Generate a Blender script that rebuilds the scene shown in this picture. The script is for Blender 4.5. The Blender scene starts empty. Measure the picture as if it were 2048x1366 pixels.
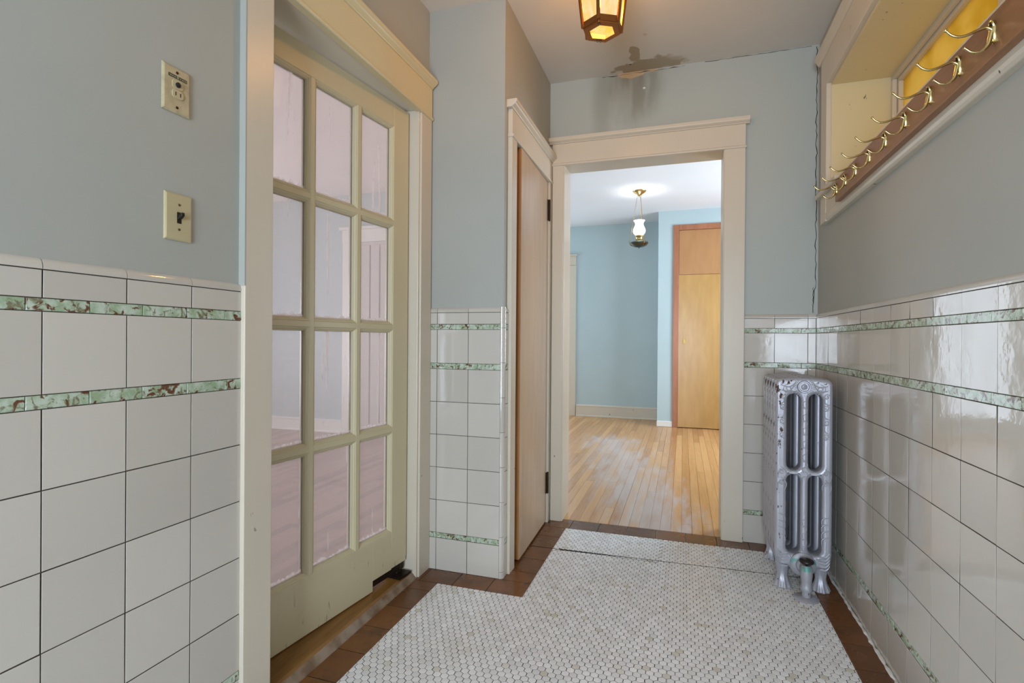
import bpy, bmesh, math, random
from mathutils import Vector, Matrix
random.seed(7)
SC = bpy.context.scene
COL = SC.collection
PI = math.pi

# ------------------------------------------------------------------ colours
def lin(r, g, b):
    def f(c):
        c /= 255.0
        return c / 12.92 if c <= 0.04045 else ((c + 0.055) / 1.055) ** 2.4
    return (f(r), f(g), f(b), 1.0)

# ------------------------------------------------------------------ node helper
class Mat:
    def __init__(s, name):
        s.m = bpy.data.materials.new(name)
        s.m.use_nodes = True
        s.t = s.m.node_tree
        s.t.nodes.clear()
        s.out = s.t.nodes.new('ShaderNodeOutputMaterial')
        s._tc = None
    def n(s, kind, ins=None, **props):
        nd = s.t.nodes.new('ShaderNode' + kind)
        for k, v in props.items():
            setattr(nd, k, v)
        for k, v in (ins or {}).items():
            sock = nd.inputs[k]
            if isinstance(v, bpy.types.NodeSocket):
                s.t.links.new(v, sock)
            else:
                sock.default_value = v
        return nd
    def coord(s, which='Object'):
        if s._tc is None:
            s._tc = s.t.nodes.new('ShaderNodeTexCoord')
        return s._tc.outputs[which]
    def math(s, op, a, b=0.0, c=None, clamp=False):
        ins = {0: a, 1: b}
        if c is not None:
            ins[2] = c
        return s.n('Math', ins, operation=op, use_clamp=clamp).outputs[0]
    def vm(s, op, a, b=(0, 0, 0)):
        nd = s.n('VectorMath', {0: a, 1: b}, operation=op)
        return nd.outputs['Value'] if op in ('LENGTH', 'DOT_PRODUCT', 'DISTANCE') else nd.outputs[0]
    def scale(s, v, sc):
        return s.vm('MULTIPLY', v, sc)
    def noise(s, vec, sc=5.0, det=3.0, rough=0.5, dist=0.0):
        return s.n('TexNoise', {'Vector': vec, 'Scale': sc, 'Detail': det, 'Roughness': rough, 'Distortion': dist}).outputs['Fac']
    def ramp(s, v, a, b, x=0.0, y=1.0):
        return s.n('MapRange', {'Value': v, 'From Min': a, 'From Max': b, 'To Min': x, 'To Max': y},
                   interpolation_type='SMOOTHSTEP').outputs['Result']
    def mix(s, fac, a, b):
        nd = s.n('Mix', {}, data_type='RGBA')
        for i, v in ((0, fac), (6, a), (7, b)):
            if isinstance(v, bpy.types.NodeSocket):
                s.t.links.new(v, nd.inputs[i])
            else:
                nd.inputs[i].default_value = v
        return nd.outputs[2]
    def blob(s, vec, c, r, soft=0.35, amp=0.5, nsc=8.0):
        d = s.vm('LENGTH', s.vm('DIVIDE', s.vm('SUBTRACT', vec, c), r))
        nz = s.math('MULTIPLY', s.math('SUBTRACT', s.noise(vec, nsc, 4.0), 0.5), amp * 2)
        return s.ramp(s.math('ADD', d, nz), 1.0 - soft, 1.0 + soft, 1.0, 0.0)
    def bump(s, h, strength=0.2, dist=0.002):
        return s.n('Bump', {'Height': h, 'Strength': strength, 'Distance': dist}).outputs['Normal']
    def pbr(s, color, rough=0.5, metal=0.0, normal=None, spec=0.5, coat=0.0):
        nd = s.n('BsdfPrincipled', {'Base Color': color, 'Roughness': rough, 'Metallic': metal, 'Specular IOR Level': spec, 'Coat Weight': coat})
        if normal is not None:
            s.t.links.new(normal, nd.inputs['Normal'])
        return nd.outputs[0]
    def done(s, shader):
        s.t.links.new(shader, s.out.inputs[0])
        return s.m
    def island(s):
        return s.n('NewGeometry').outputs['Random Per Island']

def paint(name, c, rough=0.45, var=0.05, bump=0.08, nsc=3.0, spec=0.4):
    m = Mat(name); v = m.coord()
    dark = tuple(x * (1 - var * 2) for x in c[:3]) + (1,)
    col = m.mix(m.ramp(m.noise(v, nsc, 5, 0.6), 0.3, 0.7), dark, c)
    return m.done(m.pbr(col, rough, normal=m.bump(m.noise(v, 60, 4, 0.6), bump, 0.002), spec=spec))

def wood(name, c1, c2, axis='Z', rough=0.4, sc=6.0, island=False, spec=0.4, stretch=12.0):
    m = Mat(name); v = m.coord()
    k = {'X': (1, stretch, stretch), 'Y': (stretch, 1, stretch), 'Z': (stretch, stretch, 1)}[axis]
    g = m.noise(m.scale(v, k), sc / 4, 5, 0.65, 0.6)
    g2 = m.noise(m.scale(v, k), sc * 2, 3, 0.6)
    f = m.math('ADD', m.math('MULTIPLY', g, 0.75), m.math('MULTIPLY', g2, 0.35))
    if island:
        f = m.math('ADD', f, m.math('MULTIPLY', m.math('SUBTRACT', m.island(), 0.5), 0.9))
    col = m.mix(m.ramp(f, 0.3, 0.75), c1, c2)
    return m.done(m.pbr(col, rough, normal=m.bump(g2, 0.1, 0.001), spec=spec))

MT = {}
def mats():
    BLUE = lin(168, 169, 162)
    # plaster walls, pale blue
    MT['wall'] = paint('pale_blue_plaster', BLUE, 0.5, 0.02, 0.12)
    # far wall with the water stain under the ceiling
    m = Mat('stained_blue_plaster'); v = m.coord()
    col = m.mix(m.noise(v, 3, 5), lin(170, 177, 172), lin(174, 180, 174))
    flat = m.scale(v, (1, 0, 1))
    st = m.scale(v, (1, 0, 0.22))
    run = m.math('MULTIPLY', m.blob(flat, (-0.27, 0, 2.47), (0.15, 1, 0.17), 0.5, 0.5, 6),
                 m.ramp(m.noise(st, 16, 3), 0.36, 0.62, 0.2, 0.62))
    run2 = m.math('MULTIPLY', m.blob(flat, (-0.45, 0, 2.40), (0.05, 1, 0.2), 0.6, 0.3, 5), 0.35)
    col = m.mix(m.math('MAXIMUM', run, run2), col, lin(120, 120, 104))
    col = m.mix(m.blob(flat, (-0.285, 0, 2.55), (0.075, 1, 0.022), 0.08, 0.5, 22), col, lin(203, 180, 148))
    col = m.mix(m.blob(flat, (-0.20, 0, 2.556), (0.06, 1, 0.009), 0.08, 0.5, 30), col, lin(196, 174, 146))
    col = m.mix(m.blob(flat, (-0.217, 0, 2.461), (0.007, 1, 0.005), 0.2, 0.2, 30), col, lin(235, 230, 220))
    MT['wall_far'] = m.done(m.pbr(col, 0.5, normal=m.bump(m.noise(v, 60, 4), 0.12, 0.002), spec=0.4))
    # ceiling with the brown stain
    m = Mat('stained_ceiling_paint'); v = m.coord()
    col = m.mix(m.noise(v, 2.5, 5), lin(208, 204, 196), lin(216, 212, 204))
    flat = m.scale(v, (1, 1, 0))
    a = m.blob(flat, (-0.258, 2.84, 0), (0.026, 0.09, 1), 0.12, 1.0, 16)
    b = m.blob(flat, (-0.2, 2.965, 0), (0.15, 0.075, 1), 0.12, 1.3, 12)
    c = m.blob(flat, (-0.10, 2.95, 0), (0.09, 0.06, 1), 0.3, 1.2, 14)
    d = m.blob(flat, (-0.19, 2.66, 0), (0.012, 0.012, 1), 0.4, 0.8, 14)
    s_ = m.math('MAXIMUM', m.math('MAXIMUM', a, b), m.math('MAXIMUM', m.math('MULTIPLY', c, 0.7), m.math('MULTIPLY', d, 0.4)))
    col = m.mix(m.math('MULTIPLY', s_, 0.8), col, lin(158, 142, 112))
    col = m.mix(m.blob(flat, (-0.285, 2.925, 0), (0.007, 0.006, 1), 0.2, 1.0, 60), col, lin(70, 62, 50))
    MT['ceiling'] = m.done(m.pbr(col, 0.6, normal=m.bump(m.noise(v, 40, 4), 0.12, 0.002), spec=0.3))
    MT['ceiling_far'] = paint('white_ceiling_paint', lin(225, 228, 232), 0.6, 0.01)
    MT['ceiling_left'] = paint('floor_bounce_ceiling_paint', lin(246, 232, 230), 0.6, 0.005)  # rosy tint is bounce light from the reddish floor, put into the colour
    MT['boards'] = paint('rosy_grey_board_paint', lin(200, 190, 187), 0.5, 0.02)
    MT['wall_room'] = paint('light_blue_room_paint', lin(180, 198, 200), 0.5, 0.015)
    MT['wall_left_room'] = paint('grey_blue_room_paint', lin(174, 186, 190), 0.5, 0.015)
    # painted trim, cream with chips
    def trim(name, c, chip=0.69):
        m = Mat(name); v = m.coord()
        col = m.mix(m.noise(v, 4, 5), c, tuple(x * 0.93 for x in c[:3]) + (1,))
        chips = m.ramp(m.noise(m.scale(v, (1, 1, 0.6)), 34, 5, 0.6), chip, chip + 0.02)
        low = m.ramp(m.n('SeparateXYZ', {0: v}).outputs[2], 0.15, 0.95, 1.0, 0.0)
        col = m.mix(m.math('MULTIPLY', chips, low), col, lin(70, 58, 50))
        if 'door' in name:
            sc_ = m.ramp(m.noise(m.scale(v, (1, 26, 5)), 1.6, 3, 0.6), 0.64, 0.70)
            col = m.mix(m.math('MULTIPLY', sc_, m.ramp(m.n('SeparateXYZ', {0: v}).outputs[2], 0.22, 0.12, 0, 0.6)), col, lin(96, 84, 70))
        g = m.noise(m.scale(v, (14, 14, 1)), 9, 3)
        return m.done(m.pbr(col, 0.33, normal=m.bump(g, 0.12, 0.002), spec=0.5))
    MT['trim'] = trim('cream_trim_paint', lin(208, 198, 180))
    MT['door_cream'] = trim('cream_door_paint', lin(200, 189, 156), 0.74)
    MT['trim_cream'] = trim('warm_glow_cream_paint', lin(212, 198, 158))  # yellower copy of the trim, warm lamp and amber glow put into the colour
    MT['trim_white'] = paint('white_trim_paint', lin(226, 224, 218), 0.35, 0.02)
    # glazed wall tile
    m = Mat('white_glazed_tile'); v = m.coord()
    col = m.mix(m.island(), lin(188, 182, 172), lin(201, 195, 185))
    wav = m.noise(v, 22, 3, 0.55)
    rgh = m.ramp(m.noise(v, 9, 3), 0.3, 0.8, 0.04, 0.12)
    MT['tile'] = m.done(m.pbr(col, rgh, normal=m.bump(wav, 0.10, 0.004), spec=0.8))
    m = Mat('mottled_green_tile'); v = m.coord()
    off = m.n('CombineXYZ', {0: m.math('MULTIPLY', m.island(), 40.0), 1: m.math('MULTIPLY', m.island(), 17.0), 2: 0.0}).outputs[0]
    w = m.vm('ADD', v, off)
    col = m.mix(m.ramp(m.noise(w, 38, 4, 0.6), 0.35, 0.65), lin(190, 202, 186), lin(150, 170, 138))
    col = m.mix(m.ramp(m.noise(m.vm('ADD', w, (3, 5, 9)), 60, 4, 0.6, 0.8), 0.52, 0.64), col, lin(122, 118, 92))
    col = m.mix(m.ramp(m.noise(m.vm('ADD', w, (7, 2, 4)), 40, 3, 0.6, 1.0), 0.57, 0.64), col, lin(104, 66, 46))
    MT['green'] = m.done(m.pbr(col, 0.1, normal=m.bump(m.noise(v, 22, 3), 0.08, 0.004)))
    MT['grout'] = paint('dark_grout', lin(84, 76, 66), 0.9, 0.15, 0.3, 30)
    MT['floor_grout'] = paint('black_floor_grout', lin(46, 43, 41), 0.9, 0.15, 0.3, 30)
    # hexagon mosaic
    m = Mat('white_hexagon_tile'); v = m.coord()
    r = m.island()
    col = m.mix(r, lin(220, 220, 220), lin(239, 240, 241))
    col = m.mix(m.ramp(r, 0.93, 1.0), col, lin(206, 201, 188))
    col = m.mix(m.ramp(m.noise(v, 2.2, 4), 0.45, 0.75, 0, 0.3), col, lin(206, 200, 184))
    MT['hex'] = m.done(m.pbr(col, m.ramp(m.noise(v, 5, 3), 0.3, 0.7, 0.2, 0.3), normal=m.bump(m.noise(v, 90, 2), 0.05, 0.002)))
    # brown border tile
    m = Mat('brown_quarry_tile'); v = m.coord()
    col = m.mix(m.island(), lin(98, 60, 26), lin(122, 76, 34))
    col = m.mix(m.ramp(m.noise(v, 12, 5, 0.6), 0.45, 0.75), col, lin(88, 58, 34))
    col = m.mix(m.ramp(m.noise(v, 130, 2), 0.74, 0.77), col, lin(180, 170, 155))
    MT['brown'] = m.done(m.pbr(col, m.ramp(m.noise(v, 7, 4), 0.3, 0.7, 0.2, 0.4), normal=m.bump(m.noise(v, 30, 3), 0.1, 0.002)))
    # oak strip floor with a worn path from the doorway
    m = Mat('worn_oak_strip_floor'); v = m.coord()
    isl = m.island()
    g = m.noise(m.scale(v, (14, 1, 1)), 3.0, 5, 0.65, 0.5)
    f = m.math('ADD', m.math('MULTIPLY', g, 0.62), m.math('MULTIPLY', isl, 0.36))
    col = m.mix(m.ramp(f, 0.2, 0.8), lin(172, 122, 72), lin(210, 164, 110))
    P0, P1 = Vector((-0.12, 3.0, 0)), Vector((-0.72, 5.6, 0)); D = P1 - P0
    rel = m.vm('SUBTRACT', v, tuple(P0))
    t = m.math('DIVIDE', m.vm('DOT_PRODUCT', rel, tuple(D)), D.length_squared, clamp=True)
    near = m.n('VectorMath', {0: tuple(D), 'Scale': t}, operation='SCALE').outputs[0]
    dist = m.vm('DISTANCE', rel, near)
    st = m.noise(m.scale(v, (9, 1.6, 1)), 1.6, 5, 0.7)
    dd = m.math('ADD', m.math('SUBTRACT', dist, m.math('MULTIPLY', m.math('SUBTRACT', st, 0.5), 1.1)), m.math('MULTIPLY', m.math('SUBTRACT', isl, 0.5), 0.1))
    wear = m.ramp(dd, 0.0, 0.42, 0.75, 0.0)
    col = m.mix(wear, col, m.mix(st, lin(168, 158, 152), lin(208, 202, 202)))
    scr = m.ramp(m.noise(m.scale(v, (30, 9, 1)), 3, 4, 0.7), 0.68, 0.72)
    col = m.mix(m.math('MULTIPLY', scr, m.math('ADD', wear, 0.15)), col, lin(232, 228, 226))
    MT['oak'] = m.done(m.pbr(col, m.ramp(wear, 0, 1, 0.28, 0.42), normal=m.bump(g, 0.08, 0.001), spec=0.5))
    MT['oak_gap'] = paint('dark_floor_gap', lin(70, 52, 38), 0.9)
    MT['red_oak'] = wood('reddish_wood_floor', lin(138, 96, 84), lin(166, 122, 106), 'Y', 0.3, 6, True)
    MT['saddle'] = wood('yellow_brown_threshold_wood', lin(104, 70, 30), lin(140, 100, 46), 'Y', 0.35, 6)
    m = Mat('worn_threshold_edge'); v = m.coord()
    col = m.mix(m.ramp(m.noise(v, 14, 4), 0.35, 0.65), lin(104, 80, 56), lin(142, 124, 104))
    MT['saddle_worn'] = m.done(m.pbr(col, 0.6))
    MT['birch'] = wood('varnished_birch_panel', lin(166, 140, 112), lin(190, 166, 140), 'Z', 0.3, 2.5, stretch=5)
    MT['fir_edge'] = wood('orange_fir_edge', lin(158, 106, 56), lin(184, 130, 78), 'Z', 0.35, 5)
    MT['ply'] = wood('golden_plywood', lin(166, 124, 68), lin(188, 148, 88), 'Z', 0.25, 2.0, stretch=5)
    MT['ply_top'] = wood('honey_plywood', lin(166, 118, 74), lin(180, 134, 88), 'Z', 0.3, 2.0, stretch=5)
    MT['red_trim'] = wood('reddish_wood_trim', lin(146, 92, 62), lin(172, 112, 80), 'Z', 0.35, 5)
    MT['rack'] = wood('walnut_brown_board', lin(126, 84, 50), lin(152, 108, 72), 'Y', 0.35, 5)
    # metals
    def metal(name, c, rough, var=0.1):
        m = Mat(name); v = m.coord()
        col = m.mix(m.noise(v, 30, 3), tuple(x * (1 - var) for x in c[:3]) + (1,), c)
        return m.done(m.pbr(col, rough, 1.0))
    MT['brass'] = metal('polished_brass', lin(204, 184, 128), 0.22)
    MT['brass_dark'] = metal('aged_brass', lin(168, 140, 80), 0.35)
    MT['copper'] = metal('aged_copper', lin(170, 112, 62), 0.38, 0.3)
    MT['dark_metal'] = metal('dark_bronze', lin(70, 58, 50), 0.45, 0.3)
    MT['font'] = metal('dark_pewter', lin(96, 100, 94), 0.3, 0.2)
    MT['screw'] = metal('dull_steel', lin(120, 112, 92), 0.4)
    # silver radiator paint with rust chips
    m = Mat('chipped_silver_paint'); v = m.coord()
    col = m.mix(m.noise(v, 9, 4), lin(160, 160, 168), lin(182, 182, 190))
    x, y, z = [m.n('SeparateXYZ', {0: v}).outputs[i] for i in range(3)]
    bias = m.math('ADD', m.ramp(z, 0.72, 0.90, 0, 0.07), m.math('MULTIPLY', m.ramp(x, -0.06, -0.10, 0, 0.12), m.ramp(z, 0.35, 0.6, 0.55, 1.0)))
    ch = m.ramp(m.math('ADD', m.noise(m.scale(v, (1, 1, 0.5)), 60, 4, 0.6), bias), 0.695, 0.71)
    col = m.mix(ch, col, m.mix(m.noise(v, 80, 2), lin(40, 30, 26), lin(104, 72, 46)))
    met = m.math('MULTIPLY', m.math('SUBTRACT', 1.0, ch), 0.3)
    MT['silver'] = m.done(m.pbr(col, m.math('ADD', 0.36, m.math('MULTIPLY', ch, 0.4)), met, normal=m.bump(m.math('SUBTRACT', m.noise(v, 45, 3), ch), 0.25, 0.002)))
    m = Mat('verdigris_valve_paint'); v = m.coord()
    zz = m.n('SeparateXYZ', {0: v}).outputs[2]
    msk = m.math('MULTIPLY', m.ramp(m.noise(v, 45, 3), 0.4, 0.55), m.math('MULTIPLY', m.ramp(zz, 0.112, 0.122), m.ramp(zz, 0.134, 0.14, 1, 0)))
    col = m.mix(msk, m.mix(m.noise(v, 40, 3), lin(142, 142, 148), lin(178, 178, 184)), lin(96, 152, 142))
    MT['verdigris'] = m.done(m.pbr(col, 0.5, 0.2))
    MT['black_knob'] = paint('worn_black_handle', lin(44, 36, 34), 0.35, 0.3)
    MT['black'] = paint('black_plastic', lin(26, 24, 22), 0.35)
    MT['rubber'] = paint('black_rubber', lin(30, 30, 32), 0.6)
    MT['crack'] = paint('dark_crack', lin(50, 46, 40), 0.95)
    MT['ivory'] = paint('ivory_plate', lin(186, 174, 138), 0.3, 0.04)
    MT['ivory_worn'] = paint('worn_ivory_plate', lin(186, 172, 138), 0.4, 0.12, 0.1, 40)
    MT['strip'] = paint('dark_green_label', lin(58, 66, 50), 0.4)
    MT['strip_mark'] = paint('pale_label_mark', lin(132, 138, 120), 0.4)
    MT['closet_shade'] = paint('closet_shade_paint', lin(90, 84, 76), 0.9)  # dark base colour stands in for shade seen through the door gaps
    # french door glass: clear with streaked white film
    m = Mat('streaked_pane_glass'); v = m.coord('Generated'); ob = m.coord()
    rnd = m.n('ObjectInfo').outputs['Random']
    sx, sy, sz = [m.n('SeparateXYZ', {0: v}).outputs[i] for i in range(3)]
    off = m.n('CombineXYZ', {0: m.math('MULTIPLY', rnd, 9.0), 1: rnd, 2: 0.0}).outputs[0]
    w = m.vm('ADD', m.scale(ob, (0, 20, 0.9)), off)
    stk = m.ramp(m.noise(w, 1.6, 4, 0.6), 0.63, 0.69, 0, 0.45)
    wob = m.math('MULTIPLY', m.math('SUBTRACT', m.noise(m.vm('ADD', m.scale(ob, (0, 14, 3)), off), 4, 3), 0.5), 0.09)
    bot = m.ramp(m.math('ADD', sz, wob), 0.03, 0.055, 0.6, 0.0)
    rt = m.ramp(m.math('ADD', sy, wob), 0.93, 0.97, 0.0, 0.4)
    film = m.math('ADD', m.math('MAXIMUM', stk, bot), 0.25, clamp=True)
    tr = m.n('BsdfTransparent', {'Color': (0.97, 0.97, 0.97, 1)}).outputs[0]
    tl = m.n('BsdfTranslucent', {'Color': lin(236, 228, 226)}).outputs[0]
    df = m.n('BsdfDiffuse', {'Color': lin(226, 218, 214)}).outputs[0]
    fl = m.n('MixShader', {0: 0.45, 1: tl, 2: df}).outputs[0]
    a = m.n('MixShader', {0: film, 1: tr, 2: fl}).outputs[0]
    gl = m.n('BsdfGlossy', {'Color': (1, 1, 1, 1), 'Roughness': 0.03}).outputs[0]
    fr = m.math('ADD', m.math('MULTIPLY', m.math('POWER', m.n('LayerWeight', {'Blend': 0.5}).outputs['Facing'], 5.0), 0.5), 0.03)
    MT['pane'] = m.done(m.n('MixShader', {0: fr, 1: a, 2: gl}).outputs[0])
    # clear glass for unseen windows
    m = Mat('clear_glass')
    tr = m.n('BsdfTransparent', {'Color': (0.95, 0.97, 0.98, 1)}).outputs[0]
    gl = m.n('BsdfGlossy', {'Roughness': 0.02}).outputs[0]
    MT['glass'] = m.done(m.n('MixShader', {0: 0.05, 1: tr, 2: gl}).outputs[0])
    # amber cathedral glass
    m = Mat('amber_stained_glass'); v = m.coord()
    nz = m.ramp(m.noise(v, 4.5, 3, 0.5, 0.4), 0.32, 0.7)
    c = m.mix(nz, lin(226, 190, 90), lin(246, 214, 138))
    tr = m.n('BsdfTransparent', {'Color': c}).outputs[0]
    tl = m.n('BsdfTranslucent', {'Color': c}).outputs[0]
    gl = m.n('BsdfGlossy', {'Roughness': 0.15}).outputs[0]
    a = m.n('MixShader', {0: 0.5, 1: tr, 2: tl}).outputs[0]
    MT['amber'] = m.done(m.n('MixShader', {0: 0.06, 1: a, 2: gl}).outputs[0])
    # lit lantern glass
    m = Mat('lit_amber_slag_glass'); v = m.coord()
    nz = m.ramp(m.noise(m.scale(v, (26, 26, 5)), 1.0, 4, 0.6, 0.5), 0.35, 0.7)
    c = m.mix(nz, lin(240, 214, 140), lin(247, 240, 214))
    tr = m.n('BsdfTransparent', {'Color': lin(255, 222, 165)}).outputs[0]
    em = m.n('Emission', {'Color': c, 'Strength': 1.15}).outputs[0]
    MT['lantern_glass'] = m.done(m.n('MixShader', {0: 0.6, 1: tr, 2: em}).outputs[0])
    m = Mat('lit_amber_bottom_glass'); v = m.coord()
    nz = m.ramp(m.noise(v, 22, 4, 0.6, 0.5), 0.4, 0.65)
    c = m.mix(nz, lin(248, 212, 100), lin(246, 228, 160))
    tr = m.n('BsdfTransparent', {'Color': lin(255, 214, 130)}).outputs[0]
    em = m.n('Emission', {'Color': c, 'Strength': 1.3}).outputs[0]
    MT['lantern_bottom'] = m.done(m.n('MixShader', {0: 0.54, 1: tr, 2: em}).outputs[0])
    m = Mat('lit_milk_glass')
    tr = m.n('BsdfTransparent', {'Color': (1, 1, 1, 1)}).outputs[0]
    em = m.n('Emission', {'Color': (1, 0.98, 0.97, 1), 'Strength': 3.0}).outputs[0]
    MT['milk'] = m.done(m.n('MixShader', {0: 0.7, 1: tr, 2: em}).outputs[0])
    MT['filament'] = metal('bulb_socket', lin(150, 130, 90), 0.4)
mats()

# ------------------------------------------------------------------ mesh helper
class MB:
    def __init__(s):
        s.v = []; s.f = []
    def box(s, x0, x1, y0, y1, z0, z1):
        b = len(s.v)
        s.v += [(x, y, z) for z in (z0, z1) for y in (y0, y1) for x in (x0, x1)]
        s.f += [tuple(b + i for i in q) for q in ((0, 2, 3, 1), (4, 5, 7, 6), (0, 1, 5, 4), (2, 6, 7, 3), (0, 4, 6, 2), (1, 3, 7, 5))]
        return s
    def poly(s, pts):
        b = len(s.v); s.v += [tuple(p) for p in pts]; s.f.append(tuple(range(b, b + len(pts)))); return s
    def prism(s, prof, fn, a, b):
        """prof: closed list of 2d points, fn(p, t) -> 3d, extruded from a to b"""
        n = len(prof); k = len(s.v)
        s.v += [tuple(fn(p, a)) for p in prof] + [tuple(fn(p, b)) for p in prof]
        for i in range(n):
            j = (i + 1) % n
            s.f.append((k + i, k + j, k + n + j, k + n + i))
        s.f.append(tuple(k + i for i in range(n))[::-1]); s.f.append(tuple(k + n + i for i in range(n)))
        return s
    def rings(s, rings, caps=True, closed=False):
        k = len(s.v); n = len(rings[0])
        for r in rings:
            s.v += [tuple(p) for p in r]
        m = len(rings)
        for i in range(m if closed else m - 1):
            for j in range(n):
                a, b = i * n, ((i + 1) % m) * n
                s.f.append((k + a + j, k + a + (j + 1) % n, k + b + (j + 1) % n, k + b + j))
        if caps and not closed:
            s.f.append(tuple(k + j for j in range(n))[::-1]); s.f.append(tuple(k + (m - 1) * n + j for j in range(n)))
        return s
    def lathe(s, prof, c=(0, 0, 0), n=24, axis='Z'):
        rs = []
        for r, h in prof:
            ring = []
            for i in range(n):
                a = 2 * PI * i / n
                p = (max(r, 1e-4) * math.cos(a), max(r, 1e-4) * math.sin(a), h)
                if axis == 'X': p = (p[2], p[0], p[1])
                if axis == 'Y': p = (p[0], p[2], p[1])
                ring.append((p[0] + c[0], p[1] + c[1], p[2] + c[2]))
            rs.append(ring)
        return s.rings(rs)
    def tube(s, pts, r, n=8):
        pts = [Vector(p) for p in pts]; rs = []
        up = None
        for i, p in enumerate(pts):
            d = (pts[min(i + 1, len(pts) - 1)] - pts[max(i - 1, 0)])
            d = d.normalized() if d.length > 1e-9 else Vector((0, 0, 1))
            if up is None:
                up = Vector((0, 0, 1)) if abs(d.z) < 0.9 else Vector((1, 0, 0))
            a = d.cross(up).normalized(); b = a.cross(d).normalized(); up = b
            rr = r[i] if isinstance(r, (list, tuple)) else r
            rs.append([p + a * rr * math.cos(2 * PI * k / n) + b * rr * math.sin(2 * PI * k / n) for k in range(n)])
        return s.rings(rs)
    def build(s, name, mat, parent=None, world=False, bevel=0.0, smooth=False, segs=2):
        me = bpy.data.meshes.new(name)
        off = Vector(parent.location) if (parent is not None and world) else Vector((0, 0, 0))
        me.from_pydata([tuple(Vector(p) - off) for p in s.v], [], s.f)
        bm = bmesh.new(); bm.from_mesh(me)
        bmesh.ops.recalc_face_normals(bm, faces=bm.faces)
        bm.to_mesh(me); bm.free()
        me.materials.append(MT[mat])
        o = bpy.data.objects.new(name, me); COL.objects.link(o)
        if parent is not None:
            o.parent = parent
        if smooth:
            for p in me.polygons: p.use_smooth = True
            me.set_sharp_from_angle(angle=math.radians(40))
        if bevel > 0:
            md = o.modifiers.new('soft_edges', 'BEVEL'); md.width = bevel; md.segments = segs; md.limit_method = 'ANGLE'; md.angle_limit = math.radians(35)
        return o

def tag(o, label=None, cat=None, group=None, kind=None):
    if label: o['label'] = label
    if cat: o['category'] = cat
    if group: o['group'] = group
    if kind: o['kind'] = kind
    return o
def struct(o, label, cat):
    return tag(o, label, cat, kind='structure')
def empty(name, loc, rz=0.0):
    o = bpy.data.objects.new(name, None); o.empty_display_size = 0.1
    o.location = loc; o.rotation_euler = (0, 0, rz); COL.objects.link(o); return o
def box(name, mat, x0, x1, y0, y1, z0, z1, parent=None, world=False, bevel=0.0):
    return MB().box(x0, x1, y0, y1, z0, z1).build(name, mat, parent, world, bevel)

# ------------------------------------------------------------------ measured dimensions
XL, XR, YF, YJ, XC = -1.1136, 0.6385, 3.001, 2.178, -0.7527     # tile faces: left, right, far, closet front; closet side plaster
PL, PR, PF, PJ = XL - 0.008, XR + 0.008, YF + 0.008, YJ + 0.008  # plaster planes behind the tile faces
ZC = 2.56
YE = -1.75                                                       # entry wall behind the camera
B3 = (0.1464, 0.1701); B2 = (0.9181, 0.9441); B1 = (1.0976, 1.1213); ZL, ZT = 1.1738, 1.195

# ------------------------------------------------------------------ walls of the hall
def hole_wall(name, mat, axis, p0, p1, a0, a1, z0, z1, holes):
    """wall slab between planes p0..p1 on axis, spanning a0..a1, with rectangular holes (b0,b1,c0,c1)"""
    mb = MB()
    def add(u0, u1, w0, w1):
        if u1 - u0 < 1e-6 or w1 - w0 < 1e-6: return
        if axis == 'X': mb.box(p0, p1, u0, u1, w0, w1)
        else: mb.box(u0, u1, p0, p1, w0, w1)
    cur = a0
    for (b0, b1, c0, c1) in sorted(holes):
        add(cur, b0, z0, z1); add(b0, b1, z0, c0); add(b0, b1, c1, z1); cur = b1
    add(cur, a1, z0, z1)
    return mb.build(name, mat)

wall_left = struct(hole_wall('wall_left', 'wall', 'X', PL - 0.14, PL, YE, 5.0, -0.01, 2.72, [(1.2, 2.085, -0.011, 2.075)]),
                   'pale blue plaster wall on the left above white tile', 'wall')
wall_far = struct(hole_wall('wall_far', 'wall_far', 'Y', PF, PF + 0.15, PL, 1.75, -0.01, 2.72, [(-0.668, 0.2, -0.011, 2.085)]),
                  'pale blue end wall with brown water stain under the ceiling', 'wall')
wall_right = struct(hole_wall('wall_right', 'wall', 'X', PR, PR + 0.30, YE, PF, -0.01, 2.72, [(0.95, 2.75, 1.745, 2.234)]),
                    'pale blue plaster wall on the right below the amber window', 'wall')
wall_entry = struct(hole_wall('wall_entry', 'wall', 'Y', YE - 0.14, YE, PL - 0.14, PR + 0.3, -0.01, 2.72, [(-0.78, 0.34, -0.011, 2.12)]),
                    'pale blue entry wall behind the camera', 'wall')
wall_closet = MB()
wall_closet.box(PL, XC, PJ, PJ + 0.06, 0, ZC)
wall_closet.box(XC - 0.06, XC, PJ + 0.06, 2.33, 0, ZC)
wall_closet.box(XC - 0.06, XC, 2.33, 2.955, 1.985, ZC)
wall_closet.box(XC - 0.06, XC, 2.955, PF, 0, ZC)
wall_closet = struct(wall_closet.build('wall_closet', 'wall'), 'pale blue closet wall jutting out beside the glazed door', 'wall')
struct(box('ceiling', 'ceiling', PL - 0.14, PR + 0.3, YE - 0.14, PF + 0.001, ZC, ZC + 0.12),
       'grey white hall ceiling with a brown water stain', 'ceiling')

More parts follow.
